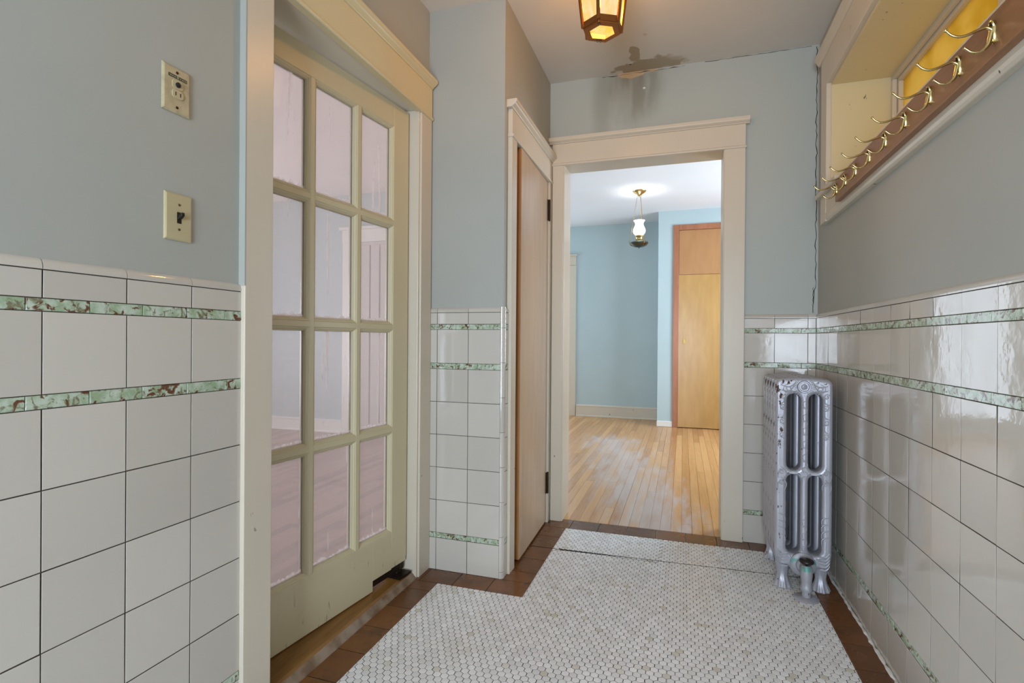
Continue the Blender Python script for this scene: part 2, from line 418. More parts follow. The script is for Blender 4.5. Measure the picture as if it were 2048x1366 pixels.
# ------------------------------------------------------------------ tile wainscot
class TilePanel:
    """origin plane: fn(u, z, n) -> xyz, n = 0 at the tile face, negative into the wall"""
    tilt = 0.0006
    def __init__(s, fn):
        s.fn = fn; s.w = MB(); s.g = MB(); s.c = MB()
    def tile(s, mb, u0, u1, z0, z1, gap=0.0011, bev=0.0005, tilt=None):
        tilt = s.tilt if tilt is None else tilt
        if u1 - u0 < 0.004: return
        u0 += gap; u1 -= gap; z0 += gap; z1 -= gap
        base = random.uniform(-tilt, 0); a = random.uniform(-tilt, tilt); b = random.uniform(-tilt, tilt)
        k = len(mb.v)
        for (ins, dn) in ((bev, 0.0), (0.0, -bev), (0.0, -0.006)):
            for (u, z, su, sz) in ((u0 + ins, z0 + ins, -1, -1), (u1 - ins, z0 + ins, 1, -1), (u1 - ins, z1 - ins, 1, 1), (u0 + ins, z1 - ins, -1, 1)):
                mb.v.append(tuple(s.fn(u, z, base + dn + (a * su + b * sz) * 0.5)))
        mb.f.append((k, k + 1, k + 2, k + 3))
        for r in (0, 4):
            for i in range(4):
                j = (i + 1) % 4
                mb.f.append((k + r + i, k + r + 4 + i, k + r + 4 + j, k + r + j))
    def run(s, u0, u1, off, pitch=0.1535, aoff=None, apitch=0.107, capo=None):
        def cuts(o, p):
            k0 = math.ceil((u0 - o) / p + 1e-6); xs = [u0]
            while o + k0 * p < u1 - 0.003:
                if o + k0 * p > u0 + 0.003: xs.append(o + k0 * p)
                k0 += 1
            return xs + [u1]
        C = cuts(off, pitch); A = cuts(aoff if aoff is not None else off + 0.04, apitch)
        rows = [0.0, B3[0]]
        h = (B2[0] - B3[1]) / 5
        bands = [(0.0, B3[0])] + [(B3[1] + i * h, B3[1] + (i + 1) * h) for i in range(5)] + [(B2[1], B1[0]), (B1[1], ZL)]
        for z0, z1 in bands:
            for a, b in zip(C, C[1:]): s.tile(s.w, a, b, z0, z1)
        for z0, z1 in (B1, B2, B3):
            for a, b in zip(A, A[1:]): s.tile(s.g, a, b, z0, z1, 0.0006, 0.0009)
        for a, b in zip(C, C[1:]):
            a += 0.0008; b -= 0.0008
            prof = [(-0.006, ZL + 0.001), (0.0005, ZL + 0.001), (0.001, ZL + 0.006), (-0.001, ZL + 0.013), (-0.004, ZL + 0.018), (-0.0085, ZT)]
            s.c.rings([[s.fn(u, z, n) for n, z in prof] for u in (a, b)])
        s.lo, s.hi = u0, u1
    def grout(s, u0, u1, mb):
        p = [s.fn(u0, 0, -0.0026), s.fn(u1, 0, -0.0026), s.fn(u1, ZL + 0.012, -0.0026), s.fn(u0, ZL + 0.012, -0.0026)]
        q = [s.fn(u0, 0, -0.0085), s.fn(u1, 0, -0.0085), s.fn(u1, ZL + 0.012, -0.0085), s.fn(u0, ZL + 0.012, -0.0085)]
        mb.rings([p, q])
    def build(s, parent):
        g = MB(); s.grout(s.lo, s.hi, g)
        tag(g.build('grout', 'grout', parent), 'dark grout between the tiles')
        wo = tag(s.w.build('wall_tiles', 'tile', parent), 'square white glazed tiles'); wo.data.materials.append(MT['grout'])
        for p in wo.data.polygons:
            if p.index % 9 >= 5: p.material_index = 1
        tag(s.g.build('accent_band', 'green', parent), 'mottled green accent strips')
        tag(s.c.build('tile_cap', 'tile', parent, smooth=True), 'rounded cream cap tiles')

tp = TilePanel(lambda u, z, n: (XL + n, u, z)); tp.run(YE, 1.107, 0.6468, aoff=0.621); tp.build(wall_left)
tp = TilePanel(lambda u, z, n: (XR - n, u, z)); tp.tilt = 0.0011; tp.run(YE, YF, 2.6164, aoff=2.59); tp.build(wall_right)
tp = TilePanel(lambda u, z, n: (u, YF - n, z)); tp.run(0.304, XR, 0.4486, aoff=0.359); tp.build(wall_far)
tp = TilePanel(lambda u, z, n: (u, YJ - n, z)); tp.run(XL, -0.7627, -1.0697, aoff=-0.87); tp.build(wall_closet)
tp = TilePanel(lambda u, z, n: (-0.745 + n, u, z)); tp.run(2.1955, 2.236, 2.10, aoff=2.10); tp.build(wall_closet)
# quarter round corner bead on the closet corner
mb = MB(); z = 0.0; hts = [0.03] + [0.1535] * 7 + [0.0945]
R = 0.0177
for h in hts:
    rs = []
    for zz in (z + 0.0008, z + h - 0.0008):
        rs.append([(-0.7627 + R * math.sin(a), 2.1957 - R * math.cos(a), zz) for a in [i * PI / 2 / 8 for i in range(9)]] + [(-0.7627, 2.1957, zz)])
    mb.rings(rs); z += h
co_ = MB(); Rc = R - 0.0014
co_.rings([[(-0.7642, 2.1957, zz), (-0.7642, 2.1957 - Rc, zz)] + [(-0.7627 + Rc * math.sin(a), 2.1957 - Rc * math.cos(a), zz) for a in [i * PI / 16 for i in range(9)]] + [(-0.7627 + Rc, 2.1972, zz), (-0.7627, 2.1972, zz)] for zz in (0.0, 1.196)])
tag(co_.build('grout', 'grout', wall_closet), 'dark grout behind the corner tiles')
tag(mb.build('corner_bead', 'tile', wall_closet, smooth=True), 'rounded white corner tiles')

# ------------------------------------------------------------------ cracks in the plaster
def ribbon(name, pts, w, normal, parent, mat='crack', lift=0.0006):
    nrm = Vector(normal); mb = MB(); L = []; Rr = []
    for i, p in enumerate(pts):
        p = Vector(p); d = (Vector(pts[min(i + 1, len(pts) - 1)]) - Vector(pts[max(i - 1, 0)])).normalized()
        side = d.cross(nrm).normalized(); ww = w[i] if isinstance(w, list) else w
        L.append(p + side * ww / 2); Rr.append(p - side * ww / 2)
    k = len(pts)
    mb.rings([[L[i] + nrm * lift, Rr[i] + nrm * lift, Rr[i] - nrm * 0.001, L[i] - nrm * 0.001] for i in range(k)])
    return mb.build(name, mat, parent)
zs = [1.2 + i * (2.55 - 1.2) / 60 for i in range(61)]
ribbon('plaster_crack', [(PR - 0.012 + random.uniform(-0.004, 0.004) - (0.006 if z < 1.33 else 0), PF, z) for z in zs],
       [0.0035 * (1 if i > 2 else 0.4) * random.uniform(0.5, 1.2) for i in range(61)], (0, -1, 0), wall_far)
ribbon('plaster_crack', [(PR - 0.021 + random.uniform(-0.002, 0.002), PF, 1.2 + i * 0.01) for i in range(14)], 0.002, (0, -1, 0), wall_far)
xs = [-0.45 + i * 0.03 for i in range(16)]
ribbon('ceiling_joint_crack', [(x, PF, 2.551 + random.uniform(-0.003, 0.003)) for x in xs], [random.choice((0.0003, 0.001, 0.002, 0.0045)) for _ in xs], (0, -1, 0), wall_far)
ribbon('ceiling_joint_crack', [(0.1 + i * 0.03, PF, 2.556 + random.uniform(-0.002, 0.001)) for i in range(18)], [0.0005 + 0.0025 * random.random() for _ in range(18)], (0, -1, 0), wall_far)

# ------------------------------------------------------------------ trim helpers
def head(name, axis, face, thick, a0, a1, z0, z1, sgn, label, mat='trim', capo=0.03, endcap=True, parts=True):
    """door head on a wall: board z0..z1 between a0..a1; cap moulding on top; fillet at the bottom. sgn: outward direction on axis"""
    def fn(n, a, z):
        return (face + sgn * n, a, z) if axis == 'X' else (a, face + sgn * n, z)
    mb = MB()
    mb.prism([(-0.009, z0), (thick, z0), (thick, z1), (-0.009, z1)], lambda p, t: fn(p[0], t, p[1]), a0, a1)
    mb.prism([(-0.009, z0 - 0.012), (thick + 0.003, z0 - 0.012), (thick + 0.007, z0 - 0.008), (thick + 0.007, z0 - 0.002), (thick + 0.003, z0 + 0.002), (-0.009, z0 + 0.002)],
             lambda p, t: fn(p[0], t, p[1]), a0 - 0.004, a1 + 0.004 * endcap)
    e = capo if endcap else 0
    prof = [(-0.009, 0), (thick + 0.004, 0), (thick + 0.006, 0.004), (thick + 0.012, 0.008), (thick + 0.019, 0.013), (thick + 0.022, 0.018), (thick + capo * 0.9, 0.020), (thick + capo * 0.9, 0.034), (-0.009, 0.034)]
    mb.prism([(n, z1 + h) for n, h in prof], lambda p, t: fn(p[0], t, p[1]), a0 - e * 0.8, a1 + e * 0.8)
    return mb.build(name, mat, bevel=0.0015)

# glazed door casing (left wall)
mb = MB()
mb.box(PL - 0.001, XL + 0.012, 1.101, 1.200, 0, 2.06)
mb.box(PL - 0.001, XL + 0.012, 2.078, YJ - 0.001, 0, 2.06)
mb.box(PL - 0.14, XL + 0.010, 1.182, 1.200, 0, 2.06)
mb.box(PL - 0.141, XL + 0.004, 2.066, 2.080, 0, 2.06)
mb.box(PL - 0.141, PL - 0.05, 2.052, 2.068, 0, 2.06)
mb.box(PL - 0.141, XL + 0.004, 1.19, 2.08, 2.06, 2.074)
mb2 = MB(); mb2.box(PL - 0.001, XL + 0.0121, 1.0995, 1.104, 1.19, 2.056); e_ = mb2
t1 = struct(mb.build('trim_1', 'trim', bevel=0.0025), 'cream painted casing and jambs of the glazed door', 'door casing')
tag(e_.build('painted_edge', 'wall', t1), 'pale blue paint lapped onto the casing edge')
struct(head('trim_2', 'X', XL, 0.014, 1.101, YJ - 0.002, 2.064, 2.197, 1, 'head', mat='trim_cream', endcap=False), 'cream head board with cap over the glazed door', 'door casing')
# far doorway casing
mb = MB()
mb.box(-0.7325, -0.668, YF - 0.014, PF + 0.001, 0, 2.07)
mb.box(0.200, 0.304, YF - 0.014, PF + 0.001, 0, 2.07)
mb.box(-0.680, -0.662, YF - 0.008, PF + 0.16, 0, 2.085)
mb.box(0.196, 0.214, YF - 0.008, PF + 0.16, 0, 2.085)
mb.box(-0.68, 0.21, YF - 0.008, PF + 0.16, 2.072, 2.088)
mb.box(-0.72, -0.668, PF + 0.15, PF + 0.165, 0, 2.15)
mb.box(0.205, 0.29, PF + 0.15, PF + 0.165, 0, 2.15)
struct(mb.build('trim_3', 'trim', bevel=0.003), 'white painted casing and jambs of the far doorway', 'door casing')
struct(head('trim_4', 'Y', YF, 0.014, -0.7325, 0.304, 2.078, 2.192, -1, 'head', capo=0.024), 'white head board with cap over the far doorway', 'door casing')
# closet casing
mb = MB()
mb.box(XC - 0.06, -0.733, 2.236, 2.309, 0, 1.975)
mb.box(XC - 0.06, -0.735, 2.945, PF - 0.001, 0, 1.975)
mb.box(XC - 0.06, -0.757, 2.309, 2.33, 0, 1.975)
struct(mb.build('trim_5', 'trim', bevel=0.0025), 'cream casing around the closet door', 'door casing')
struct(head('trim_6', 'X', XC, 0.0197, 2.236, YF - 0.016, 1.975, 2.088, 1, 'head', capo=0.03), 'cream head board with projecting cap over the closet door', 'door casing')

# ------------------------------------------------------------------ hall floor
fl = box('floor', 'floor_grout', PL - 0.01, PR, YE, 3.035, -0.03, -0.0012)
struct(fl, 'white hexagon mosaic hall floor with brown tile border', 'floor')
def clip(poly, x0, x1, y0, y1):
    def cl(ps, ins, inter):
        out = []
        for i, p in enumerate(ps):
            q = ps[(i + 1) % len(ps)]
            if ins(p):
                out.append(p)
                if not ins(q): out.append(inter(p, q))
            elif ins(q): out.append(inter(p, q))
        return out
    def ix(c): return lambda p, q: (c, p[1] + (q[1] - p[1]) * (c - p[0]) / (q[0] - p[0]))
    def iy(c): return lambda p, q: (p[0] + (q[0] - p[0]) * (c - p[1]) / (q[1] - p[1]), c)
    for ins, it in ((lambda p: p[0] >= x0, ix(x0)), (lambda p: p[0] <= x1, ix(x1)), (lambda p: p[1] >= y0, iy(y0)), (lambda p: p[1] <= y1, iy(y1))):
        poly = cl(poly, ins, it)
        if len(poly) < 3: return []
    return poly
HX, HY = 0.0254, 0.0254 * 0.8660254
mb = MB()
rh = (HX - 0.0021) / 2 / math.cos(PI / 6)
def inset(ps, d):
    cx = sum(p[0] for p in ps) / len(ps); cy = sum(p[1] for p in ps) / len(ps)
    out = []
    for p in ps:
        l = math.hypot(p[0] - cx, p[1] - cy)
        k = max(0.2, (l - d) / l) if l > 1e-6 else 1
        out.append((cx + (p[0] - cx) * k, cy + (p[1] - cy) * k))
    return out
SHIFT_Y = 2.6
row = 0; y = 0.2
while y < 2.92:
    x = -1.02 + (HX / 2 if row % 2 else 0)
    while x < 0.56:
        yy = y + (0.004 if y > SHIFT_Y + (x * 0.04) and x < -0.1 else 0.0)
        jx, jy = random.uniform(-.0003, .0003), random.uniform(-.0003, .0003)
        hexa = [(x + jx + rh * math.sin(PI / 3 * k), yy + jy + rh * math.cos(PI / 3 * k)) for k in range(6)]
        for rect in ((-1.0, 0.534, 0.2, 2.056), (-0.618, 0.534, 2.056, 2.893)):
            pl = clip(hexa, *rect)
            if len(pl) >= 3:
                a = 0.5 * abs(sum(pl[i][0] * pl[(i + 1) % len(pl)][1] - pl[(i + 1) % len(pl)][0] * pl[i][1] for i in range(len(pl))))
                if a > 2e-5:
                    zt = random.uniform(-0.0003, 0.0)
                    mb.rings([[(p[0], p[1], -0.002) for p in pl], [(p[0], p[1], zt - 0.0006) for p in pl], [(p[0], p[1], zt) for p in inset(pl, 0.0007)]])
        x += HX
    y += HY; row += 1
tag(mb.build('hexagon_mosaic', 'hex', fl), 'small white hexagon tiles')
# brown border tiles
mb = MB()
def slab(x0, x1, y0, y1, g=0.0016):
    mb.rings([[(a, b, zz) for a, b in ((x0 + g + i, y0 + g + i), (x1 - g - i, y0 + g + i), (x1 - g - i, y1 - g - i), (x0 + g + i, y1 - g - i))] for zz, i in ((-0.004, 0), (-0.0008, 0), (0.0, 0.0012))])
def strip(x0, x1, y0, y1, axis, pitch, off):
    lo, hi = (x0, x1) if axis == 'X' else (y0, y1)
    k = math.ceil((lo - off) / pitch + 1e-6); cs = [lo]
    while off + k * pitch < hi - 0.01:
        if off + k * pitch > lo + 0.01: cs.append(off + k * pitch)
        k += 1
    cs.append(hi)
    for a, b in zip(cs, cs[1:]):
        if axis == 'X': slab(a, b, y0, y1)
        else: slab(x0, x1, a, b)
strip(PL + 0.004, -1.0, YE, 2.056, 'Y', 0.155, 1.98)
strip(PL + 0.004, -0.618, 2.056, YJ + 0.004, 'X', 0.155, -0.78)
strip(XC - 0.05, -0.618, YJ + 0.004, 2.893, 'Y', 0.155, 2.28)
strip(XC - 0.05, XR + 0.004, 2.893, 3.034, 'X', 0.155, -0.60)
strip(0.534, XR + 0.004, YE, 2.893, 'Y', 0.155, 2.42)
strip(-1.0, 0.534, YE, 0.2, 'X', 0.155, 0)
tag(mb.build('border_tiles', 'brown', fl), 'brown quarry tile border')
# split in the mosaic
def ck(x):
    return 2.588 + (x + 0.581) * 0.0385
pts = []; ws = []
x = -0.585
while x < -0.20:
    k = (x + 0.585) / 0.385
    pts.append((x, ck(x) + 0.004 * math.sin((x + 0.585) / HX * 2 * PI) * (1 - k), 0.0)); ws.append(0.013 * (1 - k) + 0.003); x += 0.0045
ribbon('mosaic_split', pts, ws, (0, 0, 1), fl)
pts = [(-0.2 + i * 0.012, ck(-0.2 + i * 0.012) + random.uniform(-0.0012, 0.0012), 0.0) for i in range(62)]
ribbon('mosaic_split', pts, [0.0035 * random.uniform(0.4, 1.3) for _ in pts], (0, 0, 1), fl)
pts = [(-0.75 + i * 0.012, ck(-0.75 + i * 0.012) + random.uniform(-0.001, 0.001), 0.0) for i in range(14)]
ribbon('mosaic_split', pts, 0.004, (0, 0, 1), fl)
# ragged caulk line along the right wall
pts = [(XR - 0.003, 0.5 + i * 0.02, 0.002) for i in range(126)]
mb = MB(); mb.tube([(p[0] - random.uniform(0, 0.004), p[1], p[2]) for p in pts], [random.uniform(0.003, 0.007) for _ in pts], 6)
tag(mb.build('caulk_line', 'trim_white', fl), 'ragged white caulk at the wall foot')

# threshold under the glazed door
th = empty('door_threshold', (-1.19, 1.64, 0.0))
mb = MB(); mb.prism([(-1.262, 0.0), (-1.130, 0.0), (-1.130, 0.024), (-1.140, 0.030), (-1.262, 0.032)], lambda p, t: (p[0], t, p[1]), 1.201, 2.064)
tag(mb.build('saddle_top', 'saddle', th, True, 0.0015), 'yellow brown worn top')
mb = MB(); mb.prism([(-1.131, 0.0), (-1.108, 0.0), (-1.110, 0.004), (-1.129, 0.0235), (-1.131, 0.024)], lambda p, t: (p[0], t, p[1]), 1.203, 2.075)
tag(mb.build('saddle_edge', 'saddle_worn', th, True), 'bare scuffed front edge')
struct(th, 'worn yellow brown wooden threshold under the glazed door', 'threshold')

# ------------------------------------------------------------------ glazed door (door_1), hinged at its far edge, ajar
ANG = math.radians(6.7)
door = empty('door_1', (-1.153, 2.055, 0.0), -ANG)
# local: s along -Y (0 at the hinge side), front face at x = 0, thickness towards -x
DW, DT = 0.86, 0.042
cols = [(0.103, 0.305), (0.325, 0.540), (0.560, 0.762)]
rows = [(0.236, 0.659), (0.679, 1.092), (1.112, 1.531), (1.551, 1.950)]
mb = MB()
def sb(s0, s1, z0, z1): mb.box(-DT, 0, -s1, -s0, z0, z1)
sb(0.0, cols[0][0], 0.10, 2.045); sb(cols[2][1], DW, 0.036, 2.045)
sb(0.222, cols[2][1], 0.036, rows[0][0]); sb(cols[0][0], 0.222, 0.078, rows[0][0]); sb(cols[0][0], cols[2][1], rows[3][1], 2.045)
sb(0.004, cols[0][0], 0.082, 0.10)
tag(mb.build('frame', 'door_cream', door, bevel=0.0015), 'cream stiles and rails')
mb = MB()
for a, b in zip(cols, cols[1:]): sb(a[1], b[0], rows[0][0], rows[3][1])
for a, b in zip(rows, rows[1:]):
    for c in cols: sb(c[0], c[1], a[1], b[0])
mb.build('muntins', 'door_cream', door, bevel=0.001)
def stick(mbx, s0, s1, z0, z1, side):
    # stepped moulding ring from the face down to the glass
    steps = [(0.0, 0.0), (0.003, 0.003), (0.005, 0.003), (0.010, 0.009), (0.0115, 0.009), (0.014, 0.0165), (0.0, 0.0165)]
    rr = []
    for ins, dep in steps:
        x = -dep if side > 0 else -DT + dep
        rr.append([(x, -(s0 + ins), z0 + ins), (x, -(s1 - ins), z0 + ins), (x, -(s1 - ins), z1 - ins), (x, -(s0 + ins), z1 - ins)])
    mbx.rings(rr, caps=False, closed=False)
mb = MB()
for c in cols:
    for r in rows:
        stick(mb, c[0], c[1], r[0], r[1], 1); stick(mb, c[0], c[1], r[0], r[1], -1)
tag(mb.build('pane_moulding', 'door_cream', door), 'stepped moulding around the panes')
for r in rows:
    for c in cols:
        box('pane', 'pane', -0.0225, -0.0195, -(c[1] - 0.004), -(c[0] + 0.004), r[0] + 0.004, r[1] - 0.004, door)
mb = MB(); mb.box(-0.048, 0.03, -0.085, -0.005, 0.031, 0.040); mb.lathe([(0.0, 0.03), (0.016, 0.03), (0.016, 0.08), (0.0, 0.08)], (-0.02, -0.04, 0), 16)
mb.box(-0.036, -0.006, -0.215, -0.01, 0.05, 0.082)
tag(mb.build('floor_hinge', 'dark_metal', door), 'dark floor spring hinge')
struct(door, 'cream painted door with twelve glass panes standing ajar', 'door')

# ------------------------------------------------------------------ closet door (door_2)
d2 = empty('door_2', (-0.7475, 2.938, 0.0), math.radians(1.5))
mb = MB(); mb.box(-0.036, 0.0, -0.562, 0.0, 0.010, 1.962)
# orange core with birch faces
o = MB(); o.box(-0.034, -0.0015, -0.562, 0.0, 0.010, 1.962)
tag(o.build('door_edge', 'fir_edge', d2), 'orange wood edge')
o = MB(); o.box(-0.0014, 0.001, -0.5605, -0.001, 0.011, 1.961)
tag(o.build('door_face', 'birch', d2, bevel=0.0008), 'streaky birch veneer face')
for z0 in (0.172, 1.742):
    hb = MB(); hb.lathe([(0.0, z0 - 0.006), (0.003, z0 - 0.004), (0.006, z0), (0.006, z0 + 0.118), (0.003, z0 + 0.122), (0.0, z0 + 0.126)], (0.0095, 0.009, 0), 12)
    hb.box(-0.002, 0.006, -0.012, 0.022, z0, z0 + 0.118)
    hb.build('hinge', 'dark_metal', d2)
struct(d2, 'flush birch veneer closet door with orange edge and dark hinges', 'door')
struct(box('wall_closet_inside', 'closet_shade', PL + 0.001, PL + 0.006, PJ + 0.07, PF - 0.001, 0, 2.5), 'back of the closet with shade put into its dark colour', 'wall')

# ------------------------------------------------------------------ amber window (window_1) in the right wall
w1 = empty('window_1', (0.9, 1.85, 1.745))
FX = 0.6185
mb = MB()
mb.box(FX, PR + 0.001, 2.7505, 2.843, 1.61, 2.243); mb.box(FX, PR + 0.001, 2.745, 2.7505, 1.757, 2.243); mb.box(FX, PR + 0.001, 0.84, 0.955, 1.757, 2.243)
mb.prism([(PR + 0.001, 2.243), (FX, 2.243), (FX, 2.39), (PR + 0.001, 2.39)], lambda p, t: (p[0], t, p[1]), 0.82, 2.847)
mb.prism([(PR + 0.001, 2.380), (FX - 0.004, 2.380), (FX - 0.012, 2.388), (FX - 0.016, 2.400), (FX - 0.026, 2.404), (FX - 0.026, 2.416), (PR + 0.001, 2.418)], lambda p, t: (p[0], t, p[1]), 0.79, 2.875)
mb.build('casing', 'trim', w1, True, 0.002)
mb = MB()
mb.prism([(PR + 0.001, 1.61), (FX + 0.010, 1.61), (FX + 0.003, 1.616), (FX, 1.624), (FX, 1.645), (FX + 0.003, 1.648), (FX + 0.003, 1.735), (PR + 0.001, 1.735)], lambda p, t: (p[0], t, p[1]), 0.84, 2.75)
mb.build('apron', 'trim', w1, True, 0.002)
mb = MB(); mb.box(FX, 0.94, 0.95, 2.75, 1.735, 1.757); mb.box(0.600, PR, 2.52, 2.868, 1.735, 1.757)
mb.build('stool', 'trim', w1, True, 0.004)
mb = MB()
mb.box(PR - 0.009, 0.94, 0.945, 2.755, 2.230, 2.243)      # head reveal board
mb.box(PR - 0.009, 0.94, 2.738, 2.752, 1.757, 2.235)      # far reveal
mb.box(PR - 0.009, 0.94, 0.948, 0.962, 1.757, 2.235)
mb.build('reveal', 'trim_cream', w1, True, 0.001)  # amber glow on the reveal is partly in its yellow colour
mb = MB()
mb.box(0.868, 0.886, 0.962, 2.739, 2.212, 2.231); mb.box(0.868, 0.886, 2.718, 2.739, 1.775, 2.212); mb.box(0.868, 0.886, 0.962, 2.739, 1.757, 1.775)
mb.box(0.887, 0.922, 0.962, 2.739, 2.196, 2.231); mb.box(0.887, 0.922, 2.702, 2.739, 1.795, 2.196); mb.box(0.887, 0.922, 0.962, 2.739, 1.757, 1.795)
mb.box(0.8875, 0.930, 1.84, 1.945, 1.795, 2.196); mb.box(0.888, 0.922, 0.962, 1.0, 1.795, 2.196)
mb.build('sash', 'trim', w1, True, 0.002)
box('pane', 'amber', 0.904, 0.908, 1.94, 2.706, 1.79, 2.2, w1, True)
box('pane', 'amber', 0.904, 0.908, 0.998, 1.845, 1.79, 2.2, w1, True)
struct(w1, 'high amber stained glass window in a deep cream reveal', 'window')

# ------------------------------------------------------------------ coat rack with nine brass hooks
rack = empty('coat_rack', (0.6, 1.6, 1.636))
mb = MB()
pr = [(0.80, 1.637), (2.503, 1.637), (2.503, 1.718), (2.500, 1.724), (2.494, 1.728), (0.80, 1.728)]
mb.prism(pr, lambda p, t: (t, p[0], p[1]), 0.5985, 0.6183)
tag(mb.build('board', 'rack', rack, True, 0.002), 'brown wooden board')
def smooth_path(pts, n=6):
    out = []
    P = [pts[0]] + list(pts) + [pts[-1]]
    for i in range(1, len(P) - 2):
        for k in range(n):
            t = k / n; a, b, c, d = [Vector(q) for q in P[i - 1:i + 3]]
            out.append(0.5 * ((2 * b) + (c - a) * t + (2 * a - 5 * b + 4 * c - d) * t * t + (3 * b - a - 3 * c + d) * t ** 3))
    out.append(Vector(pts[-1])); return out
def hook_mesh():
    mb = MB()
    # base plate: tapered oval, x = 0 at the board, outward is -x
    rings = []
    for o, k in ((0.0, 1.0), (-0.003, 1.0), (-0.006, 0.7)):
        ring = []
        for i in range(20):
            a = 2 * PI * i / 20
            zz = math.sin(a) * 0.024 * k
            wd = 0.0075 * (1 + 0.25 * math.sin(a)) * k
            ring.append((o, wd * math.cos(a), zz + 0.001))
        rings.append(ring)
    mb.rings(rings)
    # raised loop at the top of the plate
    mb.tube([(-0.005 - 0.002 * math.sin(t), 0.0062 * math.cos(t), 0.016 + 0.0085 * math.sin(t)) for t in [i * 2 * PI / 16 for i in range(17)]], 0.0024, 8)
    up = smooth_path([(-0.004, 0, 0.006), (-0.014, 0, 0.0125), (-0.028, 0, 0.0095), (-0.045, 0, 0.003), (-0.060, 0, 0.0015), (-0.073, 0, 0.0075), (-0.082, 0, 0.0175)])
    mb.tube(up, [0.0042 - 0.0016 * min(1, i / 22) for i in range(len(up))], 10)
    lo = smooth_path([(-0.004, 0, 0.004), (-0.007, 0, -0.010), (-0.010, 0, -0.022), (-0.017, 0, -0.031), (-0.028, 0, -0.0355), (-0.039, 0, -0.033), (-0.049, 0, -0.0245)])
    mb.tube(lo, [0.0062 - 0.0034 * min(1, i / 22) for i in range(len(lo))], 10)
    for p, r in (((-0.083, 0, 0.0185), 0.0036), ((-0.050, 0, -0.0238), 0.0034)):
        mb.lathe([(0, -r), (r * .7, -r * .7), (r, 0), (r * .7, r * .7), (0, r)], p, 10)
    return mb
base = hook_mesh().build('coat_hook', 'brass', rack, smooth=True)
screw = MB().lathe([(0, 0), (0.003, 0), (0.003, -0.002), (0.0015, -0.003), (0, -0.003)], (-0.006, 0, 0.016), 12, 'X').build('screw', 'dark_metal', base)
screw2 = MB().lathe([(0, 0), (0.0024, 0), (0.0024, -0.002), (0, -0.0028)], (-0.0052, 0.0045, 0.002), 10, 'X').build('screw', 'dark_metal', base)
hy = [1.322, 1.462, 1.612, 1.770, 1.925, 2.075, 2.225, 2.352, 2.478]
for i, yv in enumerate(hy):
    if i == 0:
        h = base
    else:
        h = base.copy(); COL.objects.link(h); h.parent = rack
        for s_ in (screw, screw2):
            c = s_.copy(); COL.objects.link(c); c.parent = h
    h.location = (0.5985 - 0.6, yv - 1.6, 1.684 - 1.636)
    h['group'] = 'double brass hooks along the coat rack'
tag(rack, 'long brown wooden coat rack with nine double brass hooks', 'coat rack')

# ------------------------------------------------------------------ wall plates
def plate(root, y0, y1, z0, z1, mat):
    mb = MB(); t = 0.006
    mb.rings([[(PL + x, y, z) for y, z in ((y0 + i, z0 + i), (y1 - i, z0 + i), (y1 - i, z1 - i), (y0 + i, z1 - i))] for x, i in ((0.0, 0.0), (0.003, 0.0), (t, 0.004))])
    return mb.build('faceplate', mat, root, True, 0.0008)
sw = empty('light_switch', (PL, 0.921, 1.277))
plate(sw, 0.886, 0.956, 1.276, 1.385, 'ivory')
mb = MB(); mb.box(PL + 0.004, PL + 0.0065, 0.9155, 0.9265, 1.316, 1.342); mb.build('toggle_slot', 'black', sw, True)
mb = MB(); mb.rings([[(PL + x, y, z) for y, z in ((0.921 - w, zc - w), (0.921 + w, zc - w), (0.921 + w, zc + w), (0.921 - w, zc + w))] for x, zc, w in ((0.003, 1.328, 0.0048), (0.012, 1.3325, 0.0046), (0.019, 1.337, 0.0038))])
tag(mb.build('toggle', 'black', sw, True, 0.001), 'black toggle lever')
for z in (1.302, 1.359):
    MB().lathe([(0, 0), (0.0032, 0), (0.0028, 0.0014), (0, 0.0018)], (PL + 0.0055, 0.921, z), 12, 'X').build('screw', 'screw', sw, True)
tag(sw, 'ivory light switch plate with black toggle on left wall', 'light switch')
ol = empty('power_outlet', (PL, 0.914, 1.57))
plate(ol, 0.879, 0.949, 1.569, 1.675, 'ivory_worn')
mb = MB(); mb.box(PL + 0.005, PL + 0.0068, 0.892, 0.938, 1.6475, 1.6545); tag(mb.build('label_strip', 'strip', ol, True), 'dark green lettered strip')
mb = MB()
for (a, b) in ((0.8945, 0.899), (0.9005, 0.904), (0.906, 0.910), (0.920, 0.923), (0.925, 0.930), (0.932, 0.936)): mb.box(PL + 0.0066, PL + 0.0071, a, b, 1.6495, 1.6518)
mb.box(PL + 0.0066, PL + 0.0074, 0.9125, 0.917, 1.648, 1.6545)
mb.build('label_marks', 'strip_mark', ol, True)
def oval(cy, cz, ry, rz, n=20, p=3.0):
    return [(cy + math.copysign(abs(math.cos(a)) ** (2 / p), math.cos(a)) * ry, cz + math.copysign(abs(math.sin(a)) ** (2 / p), math.sin(a)) * rz) for a in [2 * PI * i / n for i in range(n)]]
mb = MB(); mb.prism(oval(0.915, 1.634, 0.0145, 0.0105), lambda p, t: (PL + t, p[0], p[1]), 0.005, 0.0075); mb.build('lamp_bezel', 'ivory', ol, True, 0.0008)
mb = MB(); mb.lathe([(0.0062, 0.0), (0.006, 0.003), (0.004, 0.005), (0, 0.006)], (PL + 0.0072, 0.915, 1.634), 16, 'X'); tag(mb.build('pilot_jewel', 'black', ol, True, smooth=True), 'dark round pilot lamp')
mb = MB(); mb.prism(oval(0.915, 1.6125, 0.0145, 0.0105), lambda p, t: (PL + t, p[0], p[1]), 0.005, 0.008); rc = mb.build('receptacle', 'ivory', ol, True, 0.0008)
mb = MB()
